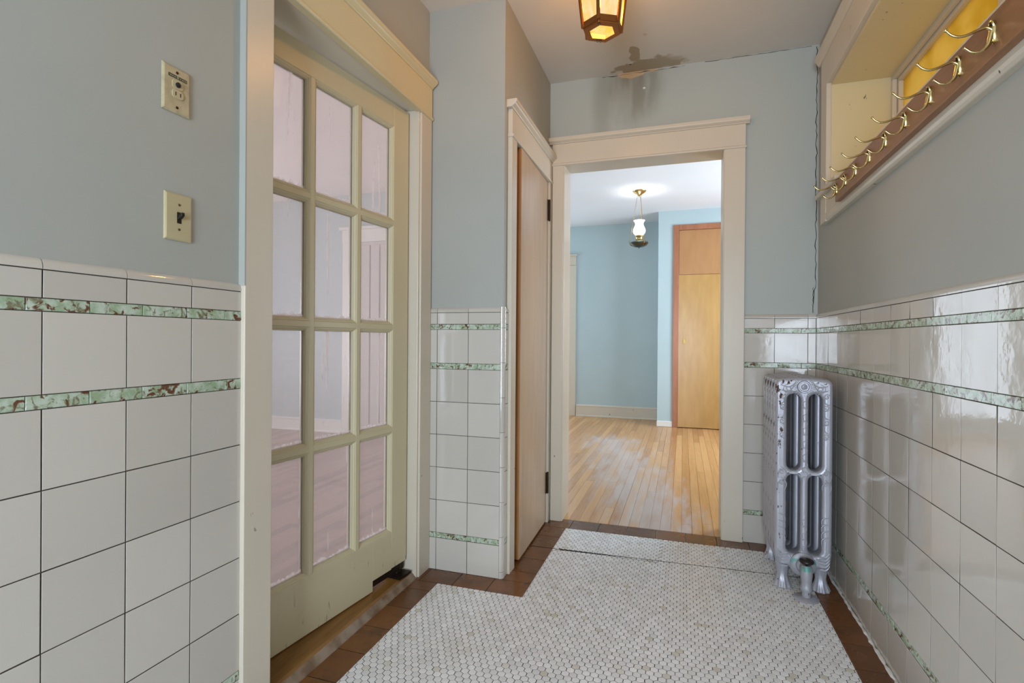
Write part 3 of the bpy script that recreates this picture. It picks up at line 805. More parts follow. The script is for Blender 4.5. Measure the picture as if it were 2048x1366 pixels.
for yv in (0.909, 0.921): mb.box(PL + 0.007, PL + 0.0084, yv - 0.0011, yv + 0.0011, 1.6085, 1.6165)
mb.build('slot', 'black', rc, False); rc.children[0].location = Vector((0, 0, 0)) - Vector(ol.location)
for z in (1.582, 1.662):
    MB().lathe([(0, 0), (0.0034, 0), (0.003, 0.0014), (0, 0.0018)], (PL + 0.0055, 0.914, z), 12, 'X').build('screw', 'dark_metal', ol, True)
tag(ol, 'worn ivory outlet plate with pilot lamp above the light switch', 'outlet')

# ------------------------------------------------------------------ radiator
RX0, RX1, RY0, PITCH = 0.379, 0.597, 2.492, 0.074
RXC = (RX0 + RX1) / 2
rad = empty('radiator', (RXC, 2.68, 0.0))
def rounded_slot(x0, x1, z0, z1, n=8):
    r = (x1 - x0) / 2; cx = (x0 + x1) / 2
    return [(cx + r * math.cos(a), z1 - r + r * math.sin(a)) for a in [PI * i / n for i in range(n + 1)]] + \
           [(cx + r * math.cos(a), z0 + r + r * math.sin(a)) for a in [PI + PI * i / n for i in range(n + 1)]]
def section_mesh(depth, mid=False):
    cu = bpy.data.curves.new('radiator_section', 'CURVE'); cu.dimensions = '2D'; cu.fill_mode = 'BOTH'
    cu.extrude = depth / 2 - 0.014; cu.bevel_depth = 0.014; cu.bevel_resolution = 4; cu.offset = -0.014
    w = (RX1 - RX0) / 2
    out = []
    # top
    top = [(-w, 0.84), (-w + 0.001, 0.874), (-w + 0.006, 0.887), (-w + 0.018, 0.894), (-0.05, 0.899), (0, 0.902), (0.05, 0.899), (w - 0.018, 0.894), (w - 0.006, 0.887), (w - 0.001, 0.874), (w, 0.84)]
    rt = [(w, 0.16), (w - 0.006, 0.115), (w - 0.022, 0.095), (0.058, 0.098), (0.036, 0.078), (0.0, 0.064)]
    out = top + rt + [(-x, z) for x, z in reversed(rt[:-1])]
    sl = [rounded_slot(-0.064, -0.011, 0.505, 0.832), rounded_slot(0.019, 0.070, 0.505, 0.832), rounded_slot(-0.064, -0.011, 0.150, 0.488), rounded_slot(0.019, 0.070, 0.150, 0.488)]
    if mid: sl = [rounded_slot(-0.054, -0.024, 0.14, 0.84), rounded_slot(0.028, 0.058, 0.14, 0.84)]
    for pts in [out] + sl:
        sp = cu.splines.new('POLY'); sp.points.add(len(pts) - 1); sp.use_cyclic_u = True
        for p, q in zip(sp.points, pts): p.co = (q[0], q[1], 0, 1)
    ob = bpy.data.objects.new('tmp_curve', cu); COL.objects.link(ob)
    dg = bpy.context.evaluated_depsgraph_get()
    me = bpy.data.meshes.new_from_object(ob.evaluated_get(dg))
    bpy.data.objects.remove(ob); bpy.data.curves.remove(cu)
    me.transform(Matrix.Rotation(PI / 2, 4, 'X'))
    me.name = 'radiator_section'
    me.materials.clear(); me.materials.append(MT['silver'])
    for p in me.polygons: p.use_smooth = True
    me.set_sharp_from_angle(angle=math.radians(35))
    return me
me_leg = section_mesh(0.07); me_mid = section_mesh(0.07, True)
NS = 5
secs = []
for i in range(NS):
    o = bpy.data.objects.new('radiator_section', me_leg if i in (0, NS - 1) else me_mid); COL.objects.link(o); o.parent = rad
    o.location = (0, RY0 + 0.035 + i * PITCH - 2.68, 0)
    o['group'] = 'cast iron radiator sections'; secs.append(o)
for zc, r in ((0.86, 0.022), (0.115, 0.03)):
    MB().lathe([(0, 0.0), (r, 0.0), (r, 0.30), (0, 0.30)], (RXC, RY0 + 0.03, zc), 20, 'Y').build('connecting_hub', 'silver', rad, True, smooth=True)
# raised scrollwork on the near face
FY = RY0 + 0.0005
sc = MB()
def relief(pts, r=0.0022):
    sc.tube([(RXC + p[0], FY - 0.0002, p[1]) for p in pts], [r * (0.35 + 0.65 * math.sin(PI * (0.12 + 0.8 * i / max(1, len(pts) - 1)))) for i in range(len(pts))], 6)
def spiral(cx, cz, r0, turns, start, d=1, r=0.0022):
    r *= 1.15
    n = int(turns * 14)
    relief([(cx + r0 * (1 - 0.85 * i / n) * math.cos(start + d * 2 * PI * turns * i / n), cz + r0 * (1 - 0.85 * i / n) * math.sin(start + d * 2 * PI * turns * i / n)) for i in range(n + 1)], r)
def leaf(x0, z0, x1, z1, bend, r=0.0026):
    r *= 1.15
    dx, dz = x1 - x0, z1 - z0
    relief([(x0 + dx * t - dz * bend * math.sin(PI * t), z0 + dz * t + dx * bend * math.sin(PI * t)) for t in [i / 8 for i in range(9)]], r)
for sg in (-1, 1):
    cx = 0.084 * sg
    spiral(0.062 * sg, 0.852, 0.020, 1.6, PI / 2, -sg); spiral(0.085 * sg, 0.822, 0.013, 1.4, 0, sg); spiral(0.050 * sg, 0.838, 0.010, 1.3, PI, sg, 0.0018)
    leaf(0.03 * sg, 0.884, 0.088 * sg, 0.868, 0.25 * -sg); leaf(0.036 * sg, 0.875, 0.09 * sg, 0.848, 0.3 * -sg)
    for k, zc in enumerate((0.775, 0.715, 0.655)):
        spiral(cx, zc, 0.013, 1.5, PI / 2 if k % 2 else -PI / 2, sg * (1 if k % 2 else -1), 0.002)
        leaf(cx - 0.01 * sg, zc - 0.035, cx + 0.008 * sg, zc - 0.008, 0.3 * sg, 0.0022)
        leaf(cx + 0.012 * sg, zc + 0.012, cx - 0.006 * sg, zc + 0.04, 0.3 * sg, 0.0022)
    for zc in (0.50, 0.455):
        spiral(cx, zc, 0.012, 1.4, 0, sg, 0.002); leaf(cx - 0.012, zc - 0.03, cx + 0.006, zc + 0.01, 0.25, 0.0024); leaf(cx + 0.012, zc - 0.035, cx - 0.004, zc + 0.02, -0.25, 0.0024)
    for k in range(4):
        leaf(cx - 0.014 * sg, 0.20 + k * 0.028, cx + 0.012 * sg, 0.235 + k * 0.028, 0.3 * sg, 0.0028)
    for k in range(5):
        leaf(cx - 0.026 * sg, 0.155 - k * 0.014, cx + 0.016 * sg, 0.17 - k * 0.013, -0.28 * sg, 0.0032)
        leaf(cx - 0.022 * sg, 0.150 - k * 0.013, cx + 0.002 * sg, 0.132 - k * 0.013, 0.4 * sg, 0.0026)
    spiral(0.07 * sg, 0.142, 0.012, 1.4, 0, -sg, 0.0028); spiral(0.052 * sg, 0.138, 0.008, 1.2, PI, sg, 0.0024)
for k in range(11):
    z = 0.80 - k * 0.028
    leaf(0.004 - 0.004 * (-1) ** k, z - 0.022, 0.004 + 0.004 * (-1) ** k, z + 0.004, 0.3 * (-1) ** k, 0.0018); spiral(0.004 + 0.0045 * (-1) ** k, z + 0.001, 0.004, 1.2, 0, (-1) ** k, 0.0012)
for k in range(5):
    z = 0.30 - k * 0.028
    leaf(0.004 - 0.005 * (-1) ** k, z - 0.022, 0.004 + 0.004 * (-1) ** k, z + 0.004, 0.3 * (-1) ** k, 0.002); spiral(0.004 + 0.0045 * (-1) ** k, z + 0.001, 0.004, 1.2, 0, (-1) ** k, 0.0014)
for k in range(4): leaf(0.004 - 0.006 * (-1) ** k, 0.46 + k * 0.02, 0.004 + 0.006 * (-1) ** k, 0.485 + k * 0.02, 0.4 * (-1) ** k, 0.002)
# fan flutes around the plug
for k in range(26):
    a = -0.6 * PI + k * 1.2 * PI / 25 + PI / 2
    a = PI / 2 + (k - 12.5) / 25 * 1.72 * PI
    relief([(0.029 * math.cos(a), 0.862 + 0.029 * math.sin(a)), (0.036 * math.cos(a), 0.862 + 0.036 * math.sin(a)), (0.043 * math.cos(a), 0.862 + 0.043 * math.sin(a))][:3] if math.sin(a) < 0.82 else [(0.029 * math.cos(a), 0.862 + 0.029 * math.sin(a)), (0.036 * math.cos(a), 0.862 + 0.034 * math.sin(a))], 0.0024)
so = sc.build('scrollwork', 'silver', rad, True, smooth=True)
bmj = bmesh.new(); bmj.from_mesh(me_leg)
sm = so.data.copy(); sm.transform(Matrix.Translation((0, 2.68 - secs[0].location.y - 2.68, 0))); bmj.from_mesh(sm)
mf = bpy.data.meshes.new('radiator_section_front'); bmj.to_mesh(mf); bmj.free(); mf.materials.append(MT['silver'])
for p in mf.polygons: p.use_smooth = True
mf.set_sharp_from_angle(angle=math.radians(40))
secs[0].data = mf; tag(secs[0], 'near end section with raised leaf and scroll relief')
bpy.data.objects.remove(so)
mb = MB(); mb.lathe([(0, 0.02), (0.027, 0.02), (0.027, -0.004), (0.024, -0.010), (0.020, -0.010), (0.018, -0.003), (0.012, -0.003), (0.009, -0.006), (0.004, -0.007), (0, -0.004)], (RXC - 0.001, RY0, 0.862), 24, 'Y')
tag(mb.build('end_plug', 'silver', rad, True, smooth=True), 'round plug with raised rim')
# paw feet
def foot(x, y, name='foot'):
    mb = MB(); rs = []
    for z, rx, ry, oy, lob in ((0.125, 0.027, 0.026, 0.0, 0), (0.10, 0.029, 0.027, 0.0, 0), (0.075, 0.024, 0.021, 0.0, 0), (0.05, 0.021, 0.019, 0.0, 0.02), (0.03, 0.025, 0.022, -0.002, 0.06), (0.014, 0.031, 0.028, -0.005, 0.10), (0.004, 0.034, 0.031, -0.007, 0.10), (0.0, 0.031, 0.028, -0.007, 0.08)):
        rs.append([(x + rx * (1 + lob * math.cos(9 * a)) * math.cos(a), y + oy + ry * (1 + lob * math.cos(9 * a)) * math.sin(a), z) for a in [2 * PI * k / 54 for k in range(54)]])
    mb.rings(rs); return tag(mb.build(name, 'silver', rad, True, smooth=True), None)
for yy in (RY0 + 0.032, RY0 + 0.035 + (NS - 1) * PITCH):
    for xx in (RX0 + 0.036, RX1 - 0.036): foot(xx, yy)
# valve
vx, vy = RXC - 0.001, 2.418
mb = MB()
mb.lathe([(0, 0.012), (0.046, 0.012), (0.05, 0.004), (0.05, -0.004), (0.046, -0.008), (0.03, -0.01), (0, -0.01)], (RXC, RY0, 0.112), 24, 'Y')
mb.lathe([(0, -0.008), (0.028, -0.008), (0.03, -0.014), (0.026, -0.024), (0.02, -0.028), (0.02, -0.06), (0, -0.06)], (RXC, RY0, 0.112), 20, 'Y')
mb.lathe([(0, 0.035), (0.021, 0.035), (0.024, 0.045), (0.021, 0.052), (0.019, 0.058), (0.021, 0.085), (0.023, 0.10), (0.022, 0.125), (0.015, 0.138), (0, 0.138)], (vx, vy, 0), 20)
val = mb.build('supply_valve', 'verdigris', rad, True, smooth=True)
mb = MB(); mb.lathe([(0, 0.133), (0.006, 0.133), (0.006, 0.146), (0.026, 0.149), (0.0285, 0.154), (0.026, 0.160), (0.012, 0.163), (0, 0.163)], (vx, vy, 0), 22)
tag(mb.build('valve_handle', 'black_knob', val), 'black round handle').location = -Vector(rad.location); val.children[0].data.polygons.foreach_set('use_smooth', [True] * len(val.children[0].data.polygons))
mb = MB(); mb.lathe([(0, 0.0), (0.0165, 0.0), (0.0165, 0.037), (0, 0.037)], (vx, vy, 0), 20); mb.build('supply_pipe', 'silver', val, smooth=True).location = -Vector(rad.location)
mb = MB(); mb.lathe([(0, 0.0), (0.047, 0.0), (0.048, 0.003), (0.042, 0.007), (0.03, 0.010), (0.0175, 0.0115), (0, 0.0115)], (vx, vy + 0.002, 0), 28); mb.build('floor_plate', 'silver', val, smooth=True).location = -Vector(rad.location)
tag(rad, 'silver painted ornate cast iron radiator in the far right corner', 'radiator')

# ------------------------------------------------------------------ hall lantern
LC = Vector((-0.296, 1.968, 0))
lan = empty('pendant_lantern', (LC.x, LC.y, ZC))
def hexp(r, z, a0=math.radians(-92)):
    return [(LC.x + r * math.cos(a0 + k * PI / 3), LC.y + r * math.sin(a0 + k * PI / 3), z) for k in range(6)]
ZB, ZS, RB, RT = 2.209, 2.44, 0.072, 0.100
mb = MB()
for k in range(6):
    a, b = Vector(hexp(RB + 0.002, ZB)[k]), Vector(hexp(RT + 0.002, ZS)[k])
    c = (Vector((LC.x, LC.y, 0)) - Vector((a.x, a.y, 0))).normalized()
    mb.tube([a, b], 0.0075, 6)
def hexring(r0, r1, z0, z1):
    rings = [hexp(r1, z0), hexp(r1 + (RT - RB) * (z1 - z0) / (ZS - ZB), z1), hexp(r0 + (RT - RB) * (z1 - z0) / (ZS - ZB), z1), hexp(r0, z0)]
    mb.rings(rings, caps=False, closed=True)
hexring(RB - 0.009, RB + 0.003, ZB - 0.002, ZB + 0.020)
hexring(RT - 0.010, RT + 0.005, ZS - 0.03, ZS + 0.002)
mb.rings([hexp(0.048, ZB - 0.008), hexp(RB - 0.002, ZB - 0.008), hexp(RB + 0.001, ZB - 0.002), hexp(0.048, ZB - 0.0065)], caps=False, closed=True)
tag(mb.build('cage', 'copper', lan, True, 0.001), 'aged copper cage')
for k in range(6):
    A, B = hexp(RB - 0.004, ZB + 0.012), hexp(RT - 0.004, ZS - 0.012); j = (k + 1) % 6
    m4 = MB(); c = Vector((LC.x, LC.y, 0)); q = [Vector(A[k]), Vector(A[j]), Vector(B[j]), Vector(B[k])]
    m4.rings([q, [p + (Vector((LC.x, LC.y, p.z)) - p) * 0.03 for p in q]])
    m4.build('side_pane', 'lantern_glass', lan, True)
m4 = MB(); m4.rings([hexp(0.050, ZB - 0.006), hexp(0.050, ZB - 0.003)]); m4.build('bottom_pane', 'lantern_bottom', lan, True)
mb = MB(); mb.rings([hexp(RT + 0.014, ZS), hexp(RT + 0.012, ZS + 0.006), hexp(0.045, ZS + 0.045), hexp(0.02, ZS + 0.052)]); mb.build('cap', 'copper', lan, True)
mb = MB(); mb.tube([(LC.x, LC.y, ZS + 0.05), (LC.x, LC.y, ZC - 0.02)], 0.006, 10); mb.lathe([(0.008, -0.035), (0.03, -0.03), (0.055, -0.012), (0.06, 0.0), (0, 0.0)], (LC.x, LC.y, ZC), 24); mb.build('ceiling_mount', 'copper', lan, True, smooth=True)
P = hexp(0.060, ZB - 0.008)
for p, q, t in ((P[3], P[4], 0.5), (P[3], P[4], 0.3), (P[0], P[0], 0.0)):
    x, y = p[0] + (q[0] - p[0]) * t, p[1] + (q[1] - p[1]) * t
    MB().lathe([(0, -0.007), (0.003, -0.006), (0.0042, -0.003), (0.003, 0.001), (0, 0.001)], (x, y, ZB - 0.008), 10).build('clip_screw', 'screw', lan, True, smooth=True)
tag(lan, 'six sided copper lantern with lit amber glass under the hall ceiling', 'pendant lamp')

# ------------------------------------------------------------------ far room
YB, YK, ZF = 7.30, 6.735, 2.655
FXR, FXL = 1.75, -3.2
mb = MB(); mb.box(PL - 0.135, FXR, 3.035, 5.0, -0.04, -0.0035); mb.box(FXL, FXR, 5.0, YB, -0.04, -0.0035)
struct(mb.build('floor_far_room', 'oak_gap'), 'worn oak strip floor of the far room', 'floor')
ff = bpy.data.objects['floor_far_room']
mb = MB(); x = FXL; bw = 0.0571
while x < FXR:
    y = 3.036 - random.random() * 0.8
    while y < YB:
        L = random.uniform(0.5, 2.2); y0, y1 = max(y, 3.036), min(y + L, YB)
        if x < PL - 0.14: y0 = max(y0, 5.0)
        if y1 - y0 > 0.05:
            g = random.choice([0.0003, 0.0004, 0.0005, 0.0009])
            mb.rings([[(a, b, zz) for a, b in ((x + g + i, y0 + i + .0004), (x + bw - g - i, y0 + i + .0004), (x + bw - g - i, y1 - i - .0004), (x + g + i, y1 - i - .0004))] for zz, i in ((-0.006, 0), (-0.0008, 0), (0.0, 0.0006))])
        y += L
    x += bw
tag(mb.build('oak_strips', 'oak', ff), 'narrow oak boards')
struct(hole_wall('wall_back', 'wall_room', 'Y', YB, YB + 0.14, FXL, FXR, 0, ZF, [(-2.45, -1.535, 0.0, 2.1)]), 'light blue back wall of the far room', 'wall')
wb = MB()
wb.prism([(-0.300, 0), (-0.09, 0), (-0.09, 2.44), (1.2, 2.44), (1.2, 0), (FXR, 0), (FXR, ZF), (-0.300, ZF)], lambda p, t: (p[0], t, p[1]), YK, YK + 0.1)
wb.box(-0.300, -0.10, YK + 0.1, YB - 0.001, 0, ZF)
struct(wb.build('wall_alcove', 'wall_room'), 'pale blue corner pier beside the plywood doors', 'wall')
struct(hole_wall('wall_side', 'wall_room', 'X', FXR, FXR + 0.14, PF + 0.15, YB, 0, ZF, [(4.3, 6.2, 0.7, 2.25)]), 'light blue window wall of the far room', 'wall')
struct(hole_wall('wall_side_left', 'wall_room', 'X', FXL - 0.14, FXL, 5.142, YB, 0, ZF, [(5.5, 6.9, 0.7, 2.25)]), 'light blue left wall of the far room', 'wall')
mb = MB(); mb.box(PL - 0.135, FXR, PF + 0.002, 5.14, ZF, ZF + 0.1); mb.box(FXL, FXR, 5.14, YB + 0.1, ZF, ZF + 0.1)
struct(mb.build('ceiling_far_room', 'ceiling_far'), 'white ceiling of the far room', 'ceiling')
# baseboards, casing
mb = MB(); mb.prism([(YB + 0.001, 0.0), (YB - 0.018, 0.0), (YB - 0.018, 0.135), (YB - 0.022, 0.138), (YB - 0.020, 0.150), (YB - 0.010, 0.158), (YB - 0.006, 0.163), (YB + 0.001, 0.163)], lambda p, t: (t, p[0], p[1]), -1.425, -0.302)
mb.prism([(YB - 0.017, 0.0), (YB - 0.032, 0.0), (YB - 0.030, 0.012), (YB - 0.017, 0.02)], lambda p, t: (t, p[0], p[1]), -1.425, -0.302)
struct(mb.build('baseboard_back', 'trim', bevel=0.001), 'cream baseboard along the far back wall', 'baseboard')
mb = MB(); mb.box(-0.306, -0.082, YK - 0.012, YK + 0.02, 0, 0.071)
struct(mb.build('baseboard_pier', 'trim_white', bevel=0.006), 'short white baseboard at the foot of the pier', 'baseboard')
mb = MB(); mb.box(-1.535, -1.435, YB - 0.02, YB + 0.001, 0, 2.11); mb.box(-1.56, -1.52, YB - 0.012, YB + 0.15, 0, 2.11)
mb.box(-2.6, -1.432, YB - 0.024, YB + 0.001, 2.112, 2.125); mb.box(-2.6, -1.436, YB - 0.02, YB + 0.001, 2.125, 2.24); mb.box(-2.62, -1.420, YB - 0.04, YB + 0.001, 2.24, 2.265)
struct(mb.build('trim_7', 'trim', bevel=0.002), 'cream casing of the opening in the far back wall', 'door casing')
# plywood closet doors
d3 = empty('door_3', (0.3, YK, 0.0))
mb = MB(); mb.box(-0.122, -0.056, YK - 0.018, YK + 0.02, 0, 2.473); mb.box(-0.056, 1.18, YK - 0.018, YK + 0.02, 2.408, 2.473); mb.box(1.18, 1.24, YK - 0.018, YK + 0.02, 0, 2.473)
tag(mb.build('frame', 'red_trim', d3, True, 0.002), 'reddish wood frame')
mb = MB(); mb.box(-0.054, 1.178, YK + 0.002, YK + 0.024, 1.866, 2.406); tag(mb.build('upper_door', 'ply_top', d3, True, 0.001), 'honey coloured upper panel')
mb = MB(); mb.box(-0.056, 0.62, YK - 0.010, YK + 0.012, 0.008, 1.862); lo = tag(mb.build('lower_door', 'ply', d3, True, 0.001), 'golden lower panel')
mb = MB(); mb.box(0.6, 1.178, YK + 0.014, YK + 0.03, 0.008, 1.862); mb.build('lower_door', 'ply', d3, True, 0.001)
mb = MB(); mb.rings([[(x, YK - 0.0105 - o, z) for x, z in ((-0.004 + i, 1.02 + i), (0.030 - i, 1.02 + i), (0.030 - i, 1.088 - i), (-0.004 + i, 1.088 - i))] for o, i in ((0, 0), (0.003, 0), (0.003, 0.006), (-0.001, 0.009))])
pu = mb.build('flush_pull', 'brass_dark', lo); pu.location = -Vector(d3.location)
struct(d3, 'tall golden plywood closet doors in a reddish frame', 'door')

# oil lamp pendant
OC = Vector((-0.455, 5.757, ZF))
lp = empty('oil_lamp_pendant', tuple(OC))
mb = MB(); mb.lathe([(0.0, -0.062), (0.008, -0.062), (0.012, -0.052), (0.02, -0.045), (0.03, -0.034), (0.05, -0.022), (0.066, -0.010), (0.072, 0.0), (0, 0.0)], tuple(OC), 28)
mb.build('canopy', 'brass', lp, True, smooth=True)
zf = 2.105
for k in range(3):
    a = math.radians(65) + k * 2 * PI / 3
    p0 = Vector((OC.x + 0.020 * math.cos(a), OC.y + 0.020 * math.sin(a), OC.z - 0.045)); p1 = Vector((OC.x + 0.098 * math.cos(a), OC.y + 0.098 * math.sin(a), zf + 0.02))
    n = 44; ch = MB()
    for i in range(n):
        c = p0.lerp(p1, (i + 0.5) / n); d = (p1 - p0) / n * 0.72
        s = d.cross(Vector((0, 0, 1))).normalized() if i % 2 else d.cross(d.cross(Vector((0, 0, 1)))).normalized()
        ch.tube([c - d * 0.75, c - d * 0.4 + s * 0.0028, c + d * 0.4 + s * 0.0028, c + d * 0.75, c + d * 0.4 - s * 0.0028, c - d * 0.4 - s * 0.0028, c - d * 0.75], 0.0012, 5)
    ch.build('chain', 'brass_dark', lp, True)
mb = MB()
pr = [(0.040, 2.175), (0.046, 2.19), (0.060, 2.205), (0.066, 2.225), (0.064, 2.245), (0.054, 2.268), (0.045, 2.288), (0.043, 2.305), (0.049, 2.325), (0.060, 2.340), (0.058, 2.340), (0.047, 2.325), (0.041, 2.305), (0.043, 2.288), (0.052, 2.268), (0.062, 2.245), (0.064, 2.225), (0.058, 2.205), (0.044, 2.19), (0.038, 2.175)]
mb.rings([[(OC.x + r * math.cos(2 * PI * i / 32), OC.y + r * math.sin(2 * PI * i / 32), z) for i in range(32)] for r, z in pr], caps=False, closed=True)
tag(mb.build('glass_chimney', 'milk', lp, True, smooth=True), 'glowing white glass chimney')
mb = MB(); mb.lathe([(0, 2.12), (0.038, 2.12), (0.044, 2.13), (0.034, 2.142), (0.036, 2.155), (0.044, 2.165), (0.042, 2.18), (0.02, 2.18), (0.012, 2.21), (0, 2.21)], (OC.x, OC.y, 0), 24)
mb.build('burner', 'brass', lp, True, smooth=True)
mb = MB(); mb.lathe([(0, 2.052), (0.012, 2.053), (0.05, 2.060), (0.080, 2.074), (0.095, 2.092), (0.094, 2.104), (0.080, 2.114), (0.05, 2.121), (0, 2.124)], (OC.x, OC.y, 0), 32)
mb.lathe([(0, 2.038), (0.005, 2.040), (0.007, 2.046), (0.004, 2.052), (0, 2.053)], (OC.x, OC.y, 0), 12)
mb.build('font', 'font', lp, True, smooth=True)
for k in range(3):
    a = math.radians(65) + k * 2 * PI / 3
    mb = MB(); mb.tube([(OC.x + r * math.cos(a), OC.y + r * math.sin(a), z) for r, z in ((0.098, zf + 0.022), (0.104, zf + 0.004), (0.096, zf - 0.02), (0.075, zf - 0.038))], 0.003, 8)
    mb.build('bracket', 'brass_dark', lp, True)
tag(lp, 'brass oil lamp style pendant with glowing chimney in the far room', 'pendant lamp')

# ------------------------------------------------------------------ left room seen through the glazed door
LX0 = -5.6; LZ = 2.655
struct(box('floor_left_room', 'oak_gap', LX0, PL - 0.14, YE - 0.14, 5.0, -0.04, -0.004), 'reddish wood floor of the room behind the glazed door', 'floor')
mb = MB(); x = LX0
while x < PL - 0.145:
    y = YE - random.random()
    while y < 5.0:
        L = random.uniform(0.8, 2.4); y0, y1 = max(y, YE), min(y + L, 5.0); x1 = min(x + 0.057, PL - 0.141)
        if y1 - y0 > 0.03 and x1 - x > 0.01: mb.box(x + .0004, x1 - .0004, y0, y1, -0.004, 0.0)
        y += L
    x += 0.057
tag(mb.build('wood_strips', 'red_oak', bpy.data.objects['floor_left_room']), 'narrow reddish boards')
struct(hole_wall('wall_left_room', 'wall_left_room', 'Y', 5.0, 5.14, LX0, PL - 0.141, 0, LZ - 0.001, []), 'grey blue wall of the room behind the glazed door', 'wall')
struct(hole_wall('wall_left_window', 'wall_left_room', 'X', LX0 - 0.14, LX0, YE, 5.0, 0, LZ, [(0.8, 3.6, 0.4, 2.5)]), 'window wall of the room behind the glazed door', 'wall')
struct(hole_wall('wall_left_front', 'wall_left_room', 'Y', YE - 0.14, YE, LX0, PL - 0.14, 0, LZ, []), 'front wall of the room behind the glazed door', 'wall')
struct(box('ceiling_left_room', 'ceiling_left', LX0, PL - 0.14, YE - 0.14, 5.139, LZ, LZ + 0.1), 'white ceiling of the room behind the glazed door, rosy floor bounce in its colour', 'ceiling')
mb = MB(); mb.box(LX0, -3.615, 4.98, 5.001, 0, 0.125); mb.box(LX0, -3.615, 4.974, 5.001, 0.125, 0.147); mb.box(LX0, -3.615, 4.962, 5.001, 0, 0.018)
struct(mb.build('baseboard_left_room', 'trim_white', bevel=0.003), 'white baseboard in the room behind the glazed door', 'baseboard')
mb = MB(); mb.box(-3.612, -3.50, 4.975, 5.001, 0, 2.12); mb.box(-2.4, -2.29, 4.975, 5.001, 0, 2.12); mb.box(-3.62, -2.28, 4.975, 5.001, 2.12, 2.26); mb.box(-3.65, -2.25, 4.955, 5.001, 2.26, 2.29)
struct(mb.build('trim_8', 'trim_white', bevel=0.003), 'white door casing in the room behind the glazed door', 'door casing')
d5 = empty('door_4', (-2.95, 4.99, 0))
mb = MB(); mb.box(-3.499, -2.401, 4.985, 5.0, 0.01, 2.118); mb.build('slab', 'boards', d5, True)
mb = MB()
for k in range(9): mb.box(-3.49 + k * 0.122, -3.385 + k * 0.122, 4.972, 4.986, 0.06, 2.08)
mb.build('boards', 'boards', d5, True, 0.004)
struct(d5, 'pale boarded door in the room behind the glazed door', 'door')

# ------------------------------------------------------------------ windows and doors that bring in daylight (out of view)
def window(name, axis, plane, a0, a1, z0, z1, nx, nz, label):
    r = empty(name, ((plane, (a0 + a1) / 2, z0) if axis == 'X' else ((a0 + a1) / 2, plane, z0)))
    mb = MB(); t = 0.05
    def b(u0, u1, w0, w1, d=0.03):
        if axis == 'X': mb.box(plane - d, plane + d, u0, u1, w0, w1)
        else: mb.box(u0, u1, plane - d, plane + d, w0, w1)
    b(a0 + .001, a0 + t, z0 + .001, z1 - .001); b(a1 - t, a1 - .001, z0 + .001, z1 - .001); b(a0 + t, a1 - t, z0 + .001, z0 + t); b(a0 + t, a1 - t, z1 - t, z1 - .001)
    for i in range(1, nx): u = a0 + (a1 - a0) * i / nx; b(u - .02, u + .02, z0 + t, z1 - t, 0.02)
    for i in range(1, nz): u = z0 + (z1 - z0) * i / nz; b(a0 + t, a1 - t, u - .02, u + .02, 0.02)
    mb.build('window_frame', 'trim_white', r, True)
    g = MB(); mb = g; g_ = 0.002
    if axis == 'X': g.box(plane - g_, plane + g_, a0 + t, a1 - t, z0 + t, z1 - t)
    else: g.box(a0 + t, a1 - t, plane - g_, plane + g_, z0 + t, z1 - t)
    g.build('pane', 'glass', r, True)
    struct(r, label, 'window')
window('window_2', 'X', FXR + 0.07, 4.3, 6.2, 0.7, 2.25, 2, 2, 'white sash window of the far room out of view')
window('added_fill_window', 'X', FXL - 0.07, 5.5, 6.9, 0.7, 2.25, 2, 2, 'added unseen sash window that evens the light in the far room')  # unseen window, added to spread light more evenly over the back wall
bd = empty('window_5', (-1.99, YB + 0.07, 0.0))
mb = MB(); y0, y1 = YB + 0.05, YB + 0.09
mb.box(-2.449, -2.36, y0, y1, 0.001, 2.099); mb.box(-1.60, -1.561, y0, y1, 0.001, 2.099); mb.box(-2.36, -1.60, y0, y1, 0.001, 0.19); mb.box(-2.36, -1.60, y0, y1, 2.02, 2.099); mb.box(-1.80, -1.77, y0 + 0.005, y1 - 0.005, 0.19, 2.02)
mb.build('window_frame', 'trim_white', bd, True, 0.003)
box('pane', 'glass', -2.36, -1.80, YB + 0.068, YB + 0.071, 0.19, 2.02, bd, True); box('pane', 'glass', -1.77, -1.60, YB + 0.068, YB + 0.071, 0.19, 2.02, bd, True)
struct(bd, 'tall glazed door at the left of the far back wall', 'window')
window('window_3', 'X', LX0 - 0.07, 0.8, 3.6, 0.4, 2.5, 3, 2, 'white windows of the left room out of view')
# entry door with large glass
d6 = empty('door_5', (-0.22, YE - 0.07, 0))
mb = MB(); mb.box(-0.779, -0.66, YE - 0.09, YE - 0.045, 0.002, 2.118); mb.box(0.22, 0.339, YE - 0.09, YE - 0.045, 0.002, 2.118); mb.box(-0.66, 0.22, YE - 0.09, YE - 0.045, 0.002, 0.22); mb.box(-0.66, 0.22, YE - 0.09, YE - 0.045, 2.0, 2.118)
mb.build('frame', 'trim_white', d6, True, 0.003)
box('pane', 'glass', -0.66, 0.22, YE - 0.07, YE - 0.066, 0.22, 2.0, d6, True)
struct(d6, 'white glazed entry door behind the camera', 'door')

